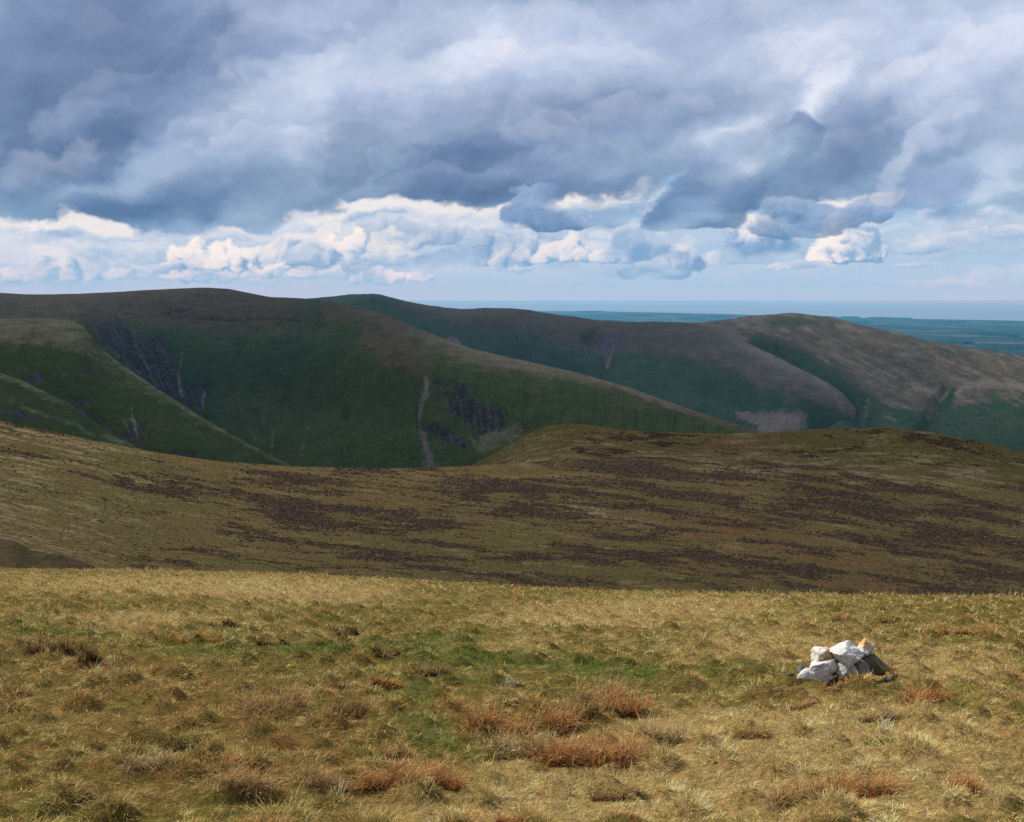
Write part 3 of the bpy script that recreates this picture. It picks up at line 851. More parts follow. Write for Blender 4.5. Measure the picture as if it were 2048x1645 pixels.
def right_fell():
    top = [(1000, 690), (1200, 668), (1300, 653), (1340, 647), (1400, 643.5), (1450, 639), (1500, 632.5), (1530, 630.5), (1575, 629), (1620, 630.5), (1660, 635), (1720, 649), (1780, 662), (1850, 678), (1950, 697), (2048, 713), (2300, 760), (2700, 800)]
    td = lambda x: np.interp(x, [1000, 1340, 1575, 1800, 2048, 2700], [4000, 3950, 3700, 3300, 2950, 2700])
    foot = [(1000, 960), (1500, 960), (1720, 950), (1850, 940), (2048, 950), (2300, 990), (2700, 1040)]
    brk = [(x, y + np.interp(x, [1000, 1500, 1800, 2048, 2700], [60, 90, 110, 90, 80])) for x, y in top]
    mid = [(x, .5 * np.interp(x, *zip(*brk)) + .5 * np.interp(x, *zip(*foot))) for x in range(1000, 2701, 40)]
    lines = [[(x, y, td(x) - np.interp(x, [1000, 1575, 2048, 2700], [1300, 1150, 850, 700])) for x, y in foot],
             [(x, y, td(x) - np.interp(x, [1000, 1575, 2048, 2700], [1000, 860, 640, 520])) for x, y in mid],
             [(x, y, td(x) - np.interp(x, [1000, 1575, 2048, 2700], [520, 560, 380, 300])) for x, y in brk],
             [(x, y, td(x)) for x, y in top],
             [(x, y + 8, td(x) + 280) for x, y in top],
             [(x, y + 70, td(x) + 700) for x, y in top]]
    L = Loft(lines, 1150, 2500, 2.0, 2.0, 10)
    L.lift += relief(L, 12, 480, 211) + relief(L, 4.5, 90, 212)
    gl = L.line([(1890, 775, .5), (1878, 800, .9), (1862, 830, 1.2), (1838, 866, 1.4), (1820, 900, 1.6)], 12, 5, 213)
    g2 = L.line([(1560, 690, .5), (1640, 745, .8), (1700, 800, 1.2), (1722, 860, 1.6)], 16, 5, 214)
    g3 = .4 * L.line([(1640, 650), (1720, 690), (1800, 730), (1870, 770)], 8, 6, 215) + .4 * L.line([(1590, 660), (1650, 700), (1690, 760), (1700, 790)], 8, 6, 216)
    L.lift -= 19 * gl + 24 * g2 + 11 * g3
    dn = L.PY - np.interp(L.PX, *zip(*top))
    low = np.interp(L.PX, [1300, 1500, 1700, 1850, 1950, 2048, 2300], [70, 110, 170, 150, 112, 90, 80])
    heather = 1 - smooth(dn + 40 * fbm(L.PX / 60, L.PY / 30, 4, .55, 231), low - 20, low + 20)
    heather = np.maximum(heather, .75 * L.blob(1750, 840, 45, 30, 0, .6, 232))
    pale = (.40 + .30 * fbm(L.PX / 30 - L.PY / 18, L.PY / 12 + L.PX / 90, 4, .6, 239)) * heather - .5 * g3
    pale = np.maximum(pale, .9 * L.line([(1830, 775), (1900, 790), (1960, 768), (2048, 776), (2200, 790)], 9, 16, 233)) - .5 * L.blob(1590, 643, 50, 8, 2, .4, 234)
    heather = heather - .5 * L.blob(1590, 643, 50, 8, 2, .4, 234)
    mott = fbm((L.PX + .45 * L.PY) / 70, (L.PY - .45 * L.PX) / 9, 5, .6, 251)
    heather = heather - .9 * np.clip(mott * 1.6, 0, 1)
    pale = pale + .9 * np.clip(-mott, 0, 1) * (heather > .2)
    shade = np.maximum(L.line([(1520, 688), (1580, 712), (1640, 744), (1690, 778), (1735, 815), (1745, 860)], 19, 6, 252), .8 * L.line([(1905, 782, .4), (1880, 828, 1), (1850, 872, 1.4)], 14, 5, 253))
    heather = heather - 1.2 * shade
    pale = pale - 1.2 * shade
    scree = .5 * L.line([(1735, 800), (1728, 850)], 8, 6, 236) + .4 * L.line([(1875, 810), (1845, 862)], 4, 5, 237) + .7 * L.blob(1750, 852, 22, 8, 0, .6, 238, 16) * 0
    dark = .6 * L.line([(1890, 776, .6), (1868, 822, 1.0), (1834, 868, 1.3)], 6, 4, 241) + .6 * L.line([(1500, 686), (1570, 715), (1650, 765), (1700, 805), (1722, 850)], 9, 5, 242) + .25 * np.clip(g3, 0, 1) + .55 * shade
    m = fell_material('sunlit straw and heather fell', (.036, .064, .034), (.054, .072, .040), (.096, .076, .054), (.170, .142, .104), (.08, .07, .075), (.13, .11, .11), (.17, .14, .13), 1.2, (1, .6, 1))
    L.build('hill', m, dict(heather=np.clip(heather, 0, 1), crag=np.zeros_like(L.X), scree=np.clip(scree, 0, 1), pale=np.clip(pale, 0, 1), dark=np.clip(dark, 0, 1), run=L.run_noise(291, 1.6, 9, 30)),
            'broad straw-brown fell at the right with two dark gills running down into the valley')
    return L


def left_spurs():
    # the rounded spur
    top = [(-500, 660), (-200, 648), (0, 639), (60, 636), (110, 637.5), (150, 643), (172, 656), (190, 684), (230, 720), (300, 768), (370, 814), (450, 862), (520, 900), (590, 934), (680, 975), (800, 1010), (1000, 1060)]
    td = lambda x: np.interp(x, [-500, 0, 170, 300, 590, 1000], [1950, 1900, 1850, 1700, 1400, 1200])
    foot = [(-500, 1010), (0, 1000), (300, 1000), (590, 1000), (800, 1050), (1000, 1100)]
    brk = [(x, y + np.interp(x, [-500, 0, 170, 300, 590, 1000], [60, 52, 60, 34, 22, 20])) for x, y in top]
    lines = [[(x, y, td(x) - np.interp(x, [-500, 170, 590, 1000], [620, 540, 130, 80])) for x, y in foot],
             [(x, y, td(x) - np.interp(x, [-500, 170, 590, 1000], [260, 190, 40, 30])) for x, y in brk],
             [(x, y, td(x)) for x, y in top],
             [(x, y + 14, td(x) + 150) for x, y in top],
             [(x, y + 90, td(x) + 420) for x, y in top]]
    L = Loft(lines, -450, 850, 2.0, 2.2, 10)
    L.lift += relief(L, 6, 240, 311) * smooth(L.T, .75, .5) + relief(L, 2.5, 50, 312)
    L.lift += 4.5 * fbm(L.PX / 46 - L.PY / 70, L.PY / 200, 5, .6, 313) * smooth(L.T, .75, .4)
    crag = np.maximum.reduce([.85 * L.blob(68, 757, 30, 11, 0, .7, 321, 22), .7 * L.blob(125, 742, 26, 10, 25, .7, 322, 20), .6 * L.blob(180, 745, 34, 12, 20, .7, 323, 20), .8 * L.blob(160, 803, 24, 10, 0, .7, 324, 20),
                              .8 * L.blob(270, 860, 22, 40, 10, .8, 325, 20), .7 * L.blob(290, 890, 14, 20, 0, .6, 326, 18), .85 * L.blob(370, 907, 26, 8, 6, .6, 327, 20), .6 * L.blob(200, 842, 30, 10, 40, .7, 328, 18), .5 * L.blob(200, 690, 14, 30, -30, .6, 329, 18), .75 * L.line([(110, 792), (165, 820), (205, 845), (255, 880), (300, 900)], 9, 9, 330, 24)])
    L.lift += crag * (3 * np.abs(fbm(L.PX / 9, L.PY / 9, 4, .6, 331)) - 2.5)
    scree = np.maximum.reduce([.75 * L.line([(262, 815, .5), (268, 840, 1), (274, 870, .7)], 5, 5, 341, 14), .5 * L.line([(248, 838), (256, 860)], 4, 4, 342, 12)])
    b = np.interp(L.PX, *zip(*brk))
    tp = np.interp(L.PX, *zip(*top))
    up = 1 - smooth(L.PY + 14 * fbm(L.PX / 40, L.PY / 20, 4, .55, 351), b - 26, b + 30)
    heather = up * np.interp(L.PX, [0, 150, 200, 600], [.85, .7, .3, .1])
    pale = up * (np.interp(L.PX, [0, 160, 200, 500, 600], [.62, .6, .3, .2, .1]) + .3 * fbm(L.PX / 50, L.PY / 8, 4, .6, 353)) + .25 * (1 - smooth(L.PY - tp, 2, 14)) * (L.PX > 200)
    m = fell_material('near spur turf', (.036, .060, .028), (.052, .070, .032), (.105, .085, .055), (.195, .180, .105), (.034, .034, .046), (.07, .066, .078), (.20, .18, .14), .7)
    L.build('hill', m, dict(heather=heather, crag=crag, scree=scree, pale=np.clip(pale, 0, 1), dark=np.zeros_like(L.X), run=L.run_noise(391, .7)), 'green spur at the left with a pale rounded shoulder sloping down to the valley')
    # the lower spur in front of it
    top = [(-500, 640), (-200, 690), (0, 746), (40, 761), (90, 785), (140, 806), (170, 828), (200, 852), (240, 877), (280, 897), (330, 917), (400, 945), (500, 985), (700, 1040)]
    td = lambda x: np.interp(x, [-500, 0, 280, 700], [1300, 1250, 1080, 950])
    foot = [(-500, 960), (0, 960), (280, 985), (500, 1020), (700, 1080)]
    lines = [[(x, y, td(x) - np.interp(x, [-500, 0, 280, 700], [330, 260, 110, 60])) for x, y in foot],
             [(x, y + np.interp(x, [0, 300], [26, 10]), td(x) - np.interp(x, [0, 300], [60, 25])) for x, y in top],
             [(x, y, td(x)) for x, y in top],
             [(x, y + 14, td(x) + 90) for x, y in top],
             [(x, y + 90, td(x) + 260) for x, y in top]]
    L = Loft(lines, -450, 620, 2.0, 2.2, 10)
    L.lift += relief(L, 4, 130, 361) + relief(L, 1.5, 30, 362)
    tp = np.interp(L.PX, *zip(*top))
    crag = np.maximum.reduce([.7 * L.line([(90, 782), (150, 815), (175, 838)], 5, 6, 371, 18), .75 * L.blob(40, 830, 50, 9, 12, .7, 372, 20), .6 * L.blob(115, 838, 40, 6, 22, .7, 373, 18)])
    pale = .55 * (1 - smooth(L.PY - tp, 4, 26)) * smooth(L.PX, 260, 60) + .5 * L.line([(20, 803), (80, 828), (160, 855), (260, 890)], 8, 8, 374)
    heather = .3 * smooth(L.PY - tp, 10, 40) * smooth(L.PX, 200, 60)
    L.build('hill', m, dict(heather=heather, crag=crag, scree=np.zeros_like(L.X), pale=pale, dark=np.zeros_like(L.X), run=L.run_noise(392, .9)), 'lowest green spur at the far left edge just above the heather moor')


# --- the moor between the knoll and the valley
def moor_material():
    m, t, out = material('heather moor and mat-grass')
    geo = t.node('ShaderNodeNewGeometry')
    pos = geo.outputs['Position']
    p = t.vm('MULTIPLY', pos, (.62, .62, 0.0))
    heather = t.attr('heather'); grass = t.attr('green'); pale = t.attr('pale'); rust = t.attr('rust'); lay = t.attr('lay')
    b = t.noise(p, 1 / 95.0, 5, .55)
    f = t.noise(p, 1 / 2.2, 5, .68)
    f2 = t.noise(p, 1 / 9.0, 5, .65)
    half = lambda v: t.m('SUBTRACT', v, .5)
    c = t.mix(t.step(t.m('MULTIPLY_ADD', lay, .25, b), .36, .66), (.108, .074, .029), (.080, .065, .021))
    c = t.mix(t.m('MULTIPLY', t.step(t.m('ADD', t.m('MULTIPLY', half(f2), 1.2), lay), .05, .65), .85), c, (.165, .120, .052))
    c = t.mix(t.m('MULTIPLY', t.step(t.m('ADD', grass, t.m('MULTIPLY', t.m('ADD', half(f2), t.m('MULTIPLY', lay, .6)), 1.2)), .25, 1.0), .75), c, (.076, .078, .017))
    c = t.mix(t.m('MULTIPLY', t.step(t.m('ADD', pale, t.m('MULTIPLY', t.m('ADD', half(f2), lay), 1.0)), .25, 1.05), .80), c, (.235, .172, .095))
    c = t.mix(t.m('MULTIPLY', t.step(t.m('ADD', rust, t.m('MULTIPLY', t.m('ADD', half(f2), lay), 1.0)), .30, 1.1), .70), c, (.125, .058, .026))
    hm = t.step(t.m('ADD', heather, t.m('MULTIPLY', half(f), .70)), .18, .92)
    hc = t.mix(f, (.038, .025, .017), (.086, .059, .039))
    c = t.mix(t.m('MULTIPLY', hm, .90), c, hc)
    sc = t.step(f, .58, .72)
    c = t.mix(t.m('MULTIPLY', sc, .35), c, (.045, .032, .022))
    c = t.vm('SCALE', c, t.lin(t.noise(p, 1 / 1.1, 4, .7), .25, .75, .70, 1.30))
    bp = t.node('ShaderNodeBump')
    bp.inputs['Strength'].default_value = .8
    bp.inputs['Distance'].default_value = 1.0
    t.put(bp.inputs['Height'], t.m('ADD', t.m('MULTIPLY', f, .7), t.m('MULTIPLY_ADD', hm, .7, f2)))
    surface(t, out, c, .95, bp.outputs[0], .02)
    return m


MOORS = []
CREST = [(-900, 1120), (-300, 1138), (0, 1143), (200, 1143), (400, 1146), (600, 1151), (800, 1162), (1000, 1174), (1200, 1184), (1400, 1191), (1600, 1193), (1800, 1196), (2048, 1201), (2400, 1210), (2950, 1190)]


def moor():
    m = moor_material()
    top = [(-700, 760), (-300, 800), (0, 842), (60, 855), (130, 871), (200, 883), (300, 903), (380, 917), (470, 927), (600, 935), (750, 937.5), (930, 935), (1060, 926), (1200, 917), (1350, 914), (1500, 921), (1600, 931), (1800, 948), (2048, 963), (2400, 980), (2900, 990)]
    td = lambda x: np.interp(x, [-700, 0, 500, 930, 1400, 2048, 2900], [700, 700, 760, 800, 900, 820, 700])
    cr = lambda x: np.interp(x, *zip(*CREST))
    xs = list(range(-900, 2951, 50))
    tp = lambda x: np.interp(x, *zip(*top))
    lines = [[(x, cr(x) + 170, 112) for x in xs], [(x, cr(x) + 60, 150) for x in xs], [(x, cr(x) - 5, 205) for x in xs],
             [(x, .62 * cr(x) + .38 * tp(x), 300) for x in xs], [(x, .30 * cr(x) + .70 * tp(x), 460) for x in xs], [(x, .07 * cr(x) + .93 * tp(x), td(x) * .86) for x in xs],
             [(x, tp(x), td(x)) for x in xs], [(x, tp(x) + 10, td(x) + 70) for x in xs], [(x, tp(x) + 80, td(x) + 200) for x in xs]]
    L = Loft(lines, -880, 2900, 3.0, 1.7)
    L.lift += relief(L, 1.6, 60, 411, 5, .55) * smooth(L.T, .05, .2) + relief(L, .35, 6, 412, 3)
    # flow of the ground cover: streaks that lie along the slope
    slope = np.interp(L.PX, [0, 500, 1000, 2048], [.20, .12, .06, .12]) * smooth(L.PY, 920, 1010) + .03
    S_, T_ = L.PX, L.PY - np.interp(L.PX, [-900, 0, 300, 600, 1000, 1400, 2048, 2900], [-200, 0, 66, 116, 150, 182, 262, 380])
    T_ = T_ + 4 * fbm(L.PX / 160, L.PY / 60, 3, .5, 414)
    patch = .42 * fbm(S_ / 80, T_ / 6.0, 6, .62, 415) + .72 * fbm(S_ / 230, T_ / 21, 6, .58, 416)
    lay = 1.5 * fbm(S_ / 110, T_ / 5.5, 6, .62, 417)
    heather = .9 * np.maximum.reduce([L.blob(1450, 960, 520, 34, 4, .5, 421), L.blob(780, 965, 330, 26, 3, .6, 422), L.blob(650, 1030, 260, 34, 8, .6, 423), L.blob(870, 1040, 130, 22, 8, .6, 424),
                                      L.blob(1250, 985, 330, 40, 4, .5, 425), L.blob(1850, 1060, 280, 60, 10, .6, 426), L.blob(1700, 1010, 340, 34, 6, .5, 429), L.blob(420, 1000, 250, 16, 11, .6, 427), L.blob(1500, 1130, 180, 26, 9, .6, 428), L.blob(1900, 1110, 250, 22, 10, .5, 430)])
    heather = np.maximum(heather, .42 * smooth(L.PX, 250, 800))
    heather -= .55 * smooth(L.PX, 420, 60) * smooth(L.PY, 960, 1010)
    green = np.maximum.reduce([.7 * L.blob(220, 945, 200, 14, 8, .6, 431), .55 * L.blob(900, 1065, 330, 28, 4, .6, 432), .6 * L.blob(500, 1130, 250, 16, 4, .5, 433), .6 * L.blob(1290, 1075, 110, 22, 6, .6, 434), .5 * L.blob(1550, 1160, 60, 9, 4, .5, 435), .5 * smooth(L.PX, 1000, 200)])
    pale = np.maximum.reduce([.55 * L.line([(0, 905), (100, 925), (200, 945), (340, 975)], 6, 9, 441, 30), .6 * L.blob(120, 880, 160, 14, 10, .6, 442), .5 * L.line([(1200, 913), (1330, 917), (1450, 921), (1620, 940), (1800, 958), (2048, 968)], 12, 14, 443, 50),
                              .7 * L.blob(1500, 940, 130, 14, 3, .6, 444), .5 * L.blob(1230, 1030, 130, 26, 10, .6, 445), .5 * L.line([(1290, 942), (1330, 924)], 8, 4, 446), .45 * smooth(L.PX, 500, 0)])
    rust = np.maximum.reduce([.75 * L.blob(1800, 1175, 240, 18, 4, .6, 451), .7 * L.blob(1450, 1060, 220, 26, 8, .6, 452), .7 * L.blob(1650, 1120, 200, 18, 8, .6, 453), .6 * L.blob(1350, 1120, 160, 18, 6, .6, 454), .5 * L.blob(1930, 1110, 120, 16, 6, .6, 455)])
    hv = smooth(patch + .26 * np.clip(heather, -1, 1) - .06, -.04, .30)
    soft_ = smooth(patch + .30 * np.clip(heather, -1, 1), -.15, .35)
    MOORS.append((L, hv))
    L.build('moor', m, dict(heather=np.maximum(.88 * hv, .42 * soft_), green=green, pale=pale, rust=rust, lay=lay), 'rolling moor of olive grass streaked with dark brown heather')
    # the low hump beyond
    top = [(500, 1010), (850, 960), (940, 933), (1000, 901), (1055, 870), (1100, 852), (1140, 847), (1180, 850), (1240, 860), (1300, 864), (1380, 867), (1460, 867.5), (1530, 866), (1600, 861.5), (1680, 858), (1760, 856.5), (1810, 859), (1880, 868), (1950, 881), (2048, 906), (2300, 950), (2900, 1000)]
    td = lambda x: np.interp(x, [500, 1140, 1300, 1760, 2048, 2900], [1150, 1180, 1150, 1250, 1200, 1000])
    tp = lambda x: np.interp(x, *zip(*top))
    foot = lambda x: np.interp(x, [500, 940, 1200, 1600, 2048, 2900], [1040, 975, 955, 965, 1000, 1040])
    xs = list(range(500, 2901, 20))
    lines = [[(x, foot(x), 900) for x in xs], [(x, .5 * foot(x) + .5 * tp(x), td(x) - 110) for x in xs], [(x, .1 * foot(x) + .9 * tp(x), td(x) - 30) for x in xs],
             [(x, tp(x), td(x)) for x in xs], [(x, tp(x) + 10, td(x) + 70) for x in xs], [(x, tp(x) + 90, td(x) + 240) for x in xs]]
    L = Loft(lines, 700, 2600, 2.0, 1.6, 8)
    L.lift += relief(L, 1.5, 70, 461, 5, .55) + relief(L, .4, 8, 462, 3)
    dn = L.PY - tp(L.PX)
    heather = -.2 + .9 * np.maximum.reduce([L.blob(1300, 878, 130, 16, 0, .6, 471), L.blob(1230, 905, 90, 10, 0, .5, 475), L.blob(1800, 870, 190, 10, 6, .5, 472), L.blob(1620, 912, 90, 9, 6, .6, 473), L.blob(1960, 900, 120, 14, 14, .5, 474)])
    heather -= .7 * L.blob(1060, 905, 90, 60, 0, .4, 476)
    green = np.maximum(.6 * (1 - smooth(dn, 2, 14)) * (L.PX < 1260), np.maximum(.65 * L.blob(1730, 900, 260, 24, 6, .6, 481), .5 * L.blob(1100, 895, 80, 26, 0, .6, 482)))
    green = np.maximum(green, .8 * L.line([(1940, 938), (2048, 956), (2300, 970)], 8, 4, 483))
    pale = np.maximum.reduce([.35 * L.line([(1150, 862), (1110, 880), (1150, 895), (1220, 905)], 9, 12, 484), .5 * L.line([(1230, 908), (1340, 906), (1450, 915)], 5, 6, 485, 30), .45 * L.blob(1060, 890, 70, 30, 0, .5, 486), .35 * smooth(dn, 0, 60) + .12])
    T_ = L.PY - tp(L.PX) * .6
    patch = .60 * fbm(L.PX / 42, T_ / 6.0, 5, .58, 491) + .45 * fbm(L.PX / 150, T_ / 18, 4, .5, 492)
    hv = .75 * smooth(patch + .30 * np.clip(heather, -1, 1) - .08, .0, .36)
    MOORS.append((L, hv))
    L.build('moor', m, dict(heather=hv, green=green, pale=pale, rust=np.zeros_like(L.X), lay=1.2 * fbm(L.PX / 90, T_ / 6, 5, .6, 493)), 'low brown hump of moor with a small green knob at its left end')
    # dark heathery bank close by at the left edge
    top = [(-500, 1020), (-200, 1050), (0, 1076), (30, 1082), (60, 1100), (120, 1111), (165, 1124), (195, 1138), (215, 1152), (240, 1175), (320, 1230)]
    xs = list(range(-500, 321, 10))
    tp = lambda x: np.interp(x, *zip(*top))
    lines = [[(x, tp(x) + 130, 118) for x in xs], [(x, tp(x) + 30, 137) for x in xs], [(x, tp(x), 146) for x in xs], [(x, tp(x) + 10, 156) for x in xs], [(x, tp(x) + 80, 170) for x in xs]]
    L = Loft(lines, -450, 300, 2.0, 2.0, 6)
    L.lift += relief(L, .6, 9, 491, 5, .6)
    z = np.zeros_like(L.X)
    L.build('moor', m, dict(heather=.55 + .45 * L.blob(160, 1130, 70, 14, 10, .6, 492), green=.75 * L.blob(60, 1112, 90, 9, 6, .7, 493), pale=z, rust=z, lay=fbm(L.PX / 60, L.PY / 8, 4, .6, 494)), 'dark heathery bank at the left edge just beyond the grass knoll')


# --- lowland, sea and far shore
SEA_Z = -450.0


def lowland():
    m, t, out = material('distant farmland')
    geo = t.node('ShaderNodeNewGeometry')
    p = t.vm('MULTIPLY', geo.outputs['Position'], (1, 1, 0))
    v = t.node('ShaderNodeTexVoronoi')
    t.put(v.inputs['Vector'], p)
    v.inputs['Scale'].default_value = 1 / 420.0
    vd = t.node('ShaderNodeTexVoronoi', feature='DISTANCE_TO_EDGE')
    t.put(vd.inputs['Vector'], p)
    vd.inputs['Scale'].default_value = 1 / 420.0
    f = t.sep(v.outputs['Color'])
    c = t.ramp(f[0], [(0, (.020, .034, .026)), (.35, (.034, .052, .032)), (.6, (.050, .066, .040)), (.85, (.078, .082, .060)), (1, (.018, .026, .026))])
    c = t.mix(t.step(vd.outputs[0], .05, .02), c, (.03, .045, .025))
    n = t.noise(p, 1 / 2600.0, 5, .6)
    c = t.mix(t.m('MULTIPLY', t.step(n, .52, .62), .8), c, (.028, .042, .026))
    surface(t, out, c, .95, None, .0)
    # coast: measured line where the land meets the sea
    coast = [(900, 622.3), (1050, 622.2), (1200, 622.8), (1400, 627), (1600, 632.5), (1800, 637.5), (2048, 641.5), (2600, 650), (3300, 660)]
    drop = SEA_Z + 8 - EYE[2]
    bear, rng = [], []
    for x, y in coast:
        ax, az = ray(x, y)
        d = drop / az
        bear.append(math.atan2(ax, 1)); rng.append(d * math.hypot(ax, 1))
    bb = np.linspace(R(-50), R(60), 700)
    far = np.interp(bb, bear, rng, left=30000, right=rng[-1])
    nr = 260
    s = np.linspace(0, 1, nr)[:, None] ** 1.6
    r = 4300 + s * (far[None, :] - 4300)
    X, Y = np.sin(bb)[None, :] * r, np.cos(bb)[None, :] * r
    edge = smooth(s, 1.0, .93)
    Z = SEA_Z + 6 + (34 * np.maximum(fbm(X / 5200, Y / 5200, 5, .5, 611) + .25, 0) + 6 * fbm(X / 900, Y / 900, 3, .5, 612)) * edge * np.interp(s, [0, .6, 1], [1.0, .8, .35]) - 12 * (1 - smooth(s, 1.0, .992)) * 0
    Z[-1] = SEA_Z - 5
    o = new_mesh('lowland', np.stack([X, Y, Z], -1).reshape(-1, 3), grid_faces(nr, len(bb))[:, ::-1], m)
    tag(o, 'flat blue-green farmland stretching to the coast', kind='structure')

    def ground(x, y):
        rr, b_ = math.hypot(x, y), math.atan2(x, y)
        j = np.interp(b_, bb, np.arange(len(bb))); f_ = np.interp(b_, bb, far)
        i = ((rr - 4300) / (f_ - 4300)) ** (1 / 1.6) * (nr - 1)
        return float(bilinear(Z, np.array([i]), np.array([j]))[0])

    # sea
    m, t, out = material('distant sea')
    geo = t.node('ShaderNodeNewGeometry')
    n = t.noise(t.vm('MULTIPLY', geo.outputs['Position'], (1 / 9000.0, 1 / 1600.0, 0)), 1.0, 4, .5)
    surface(t, out, t.mix(t.step(n, .40, .62), (.15, .215, .285), (.19, .245, .315)), .8, None, .0)
    k = np.array([[-90000, 5000, SEA_Z], [90000, 5000, SEA_Z], [90000, 100000, SEA_Z], [-90000, 100000, SEA_Z]])
    tag(new_mesh('sea', k, np.array([[0, 1, 2, 3]]), m), 'pale blue strip of sea below the horizon', kind='structure')
    # far shore
    m, t, out = material('far shore')
    surface(t, out, (.26, .17, .13), .95, None, 0)
    xs = np.linspace(1500, 2500, 240)
    h = np.maximum(0, np.interp(xs, [1500, 1700, 1850, 1960, 2030, 2150, 2500], [0, 40, 90, 150, 190, 160, 220]) + 40 * fbm(xs / 60, xs * 0, 4, .5, 621))
    ax, _ = ray(xs, 600)
    D = 62000.0
    rows = []
    for kk, hh in ((0, 0), (2500, .8), (5000, 1.0), (9000, .5), (14000, 0)):
        rows.append(np.stack([ax * (D + kk), np.full_like(ax, D + kk), SEA_Z - 12 + hh * h], -1))
    tag(new_mesh('far_shore', np.array(rows).reshape(-1, 3), grid_faces(5, len(xs))[:, ::-1], m), 'faint blue line of far hills across the water at the right', kind='structure')
    return ground


big_fell()
back_fell()
RF = right_fell()
left_spurs()
moor()
low_ground = lowland()


# --- air: thin blue haze filling the space over valley, plain and sea
def haze():
    m, t, out = material('blue air haze')
    ab = t.node('ShaderNodeVolumeAbsorption')
    ab.inputs[0].default_value = (.889, .327, .0, 1)
    ab.inputs[1].default_value = 1 / 35000.0
    em = t.node('ShaderNodeEmission')
    em.inputs[0].default_value = (.085, .515, 1.0, 1)
    em.inputs[1].default_value = 2.1e-5
    add = t.node('ShaderNodeAddShader')
    t.t.links.new(ab.outputs[0], add.inputs[0])
    t.t.links.new(em.outputs[0], add.inputs[1])
    t.t.links.new(add.outputs[0], out.inputs[1])
    x, y0, y1, z0, z1 = 100000, 1600, 110000, -700, 500
    v = [(-x, y0, z0), (x, y0, z0), (x, y1, z0), (-x, y1, z0), (-x, y0, z1), (x, y0, z1), (x, y1, z1), (-x, y1, z1)]
    f = [(0, 3, 2, 1), (4, 5, 6, 7), (0, 1, 5, 4), (1, 2, 6, 5), (2, 3, 7, 6), (3, 0, 4, 7)]
    tag(new_mesh('haze', np.array(v, float), np.array(f), m, smooth_shade=False), 'thin blue haze over the valley, plain and sea', kind='structure')


haze()


# --- unseen cloud sheet, added above to shade the fells and most of the moor
def added_shade_cloud():
    H = 5200.0
    offx, offy = SUN_DIR[0] / SUN_DIR[2] * H, SUN_DIR[1] / SUN_DIR[2] * H
    gx = np.linspace(-14000, 16000, 400); gy = np.concatenate([np.linspace(-200, 1500, 260), np.linspace(1510, 14000, 260)])
    X, Y = np.meshgrid(gx, gy)
    n = fbm(X / 1300, Y / 1300, 5, .55, 701)
    n2 = fbm(X / 240, Y / 240, 4, .55, 702)
    near = smooth(Y + 40 * n2, 60, 150)
    moorp = np.clip(.57 + .25 * n + .22 * n2 + np.interp(X, [-400, -60, 60, 400], [-.28, -.05, .06, .10]), .15, .9)
    fells = np.clip(.80 + .35 * n, .35, .94)
    right = .55 * smooth(X, 500, 1500) * smooth(Y, 2300, 2600) * (1 - smooth(Y, 4300, 5200))
    w = smooth(Y, 800, 1150)
    cov = near * ((1 - w) * moorp + w * (fells - .30 * right))
    cov *= 1 - smooth(np.abs(X), 11000, 14000)
    cov *= 1 - .75 * smooth(Y, 6000, 9000)
    m, t, out = material('added shade cloud')
    tl = t.node('ShaderNodeBsdfTranslucent')
    tl.inputs[0].default_value = (.62, .66, .72, 1)
    tr = t.node('ShaderNodeBsdfTransparent')
    mx = t.node('ShaderNodeMixShader')
    t.put(mx.inputs[0], t.attr('thick'))
    t.t.links.new(tr.outputs[0], mx.inputs[1])
    t.t.links.new(tl.outputs[0], mx.inputs[2])
    t.t.links.new(mx.outputs[0], out.inputs[0])
    Z = H + 120 * n
    o = new_mesh('cloud', np.stack([X + offx, Y + offy, Z], -1).reshape(-1, 3), grid_faces(len(gy), len(gx)), m, attrs={'thick': cov.reshape(-1)})
    tag(o, 'unseen sheet of grey cloud added above the valley to shade the fells', kind='structure')


added_shade_cloud()


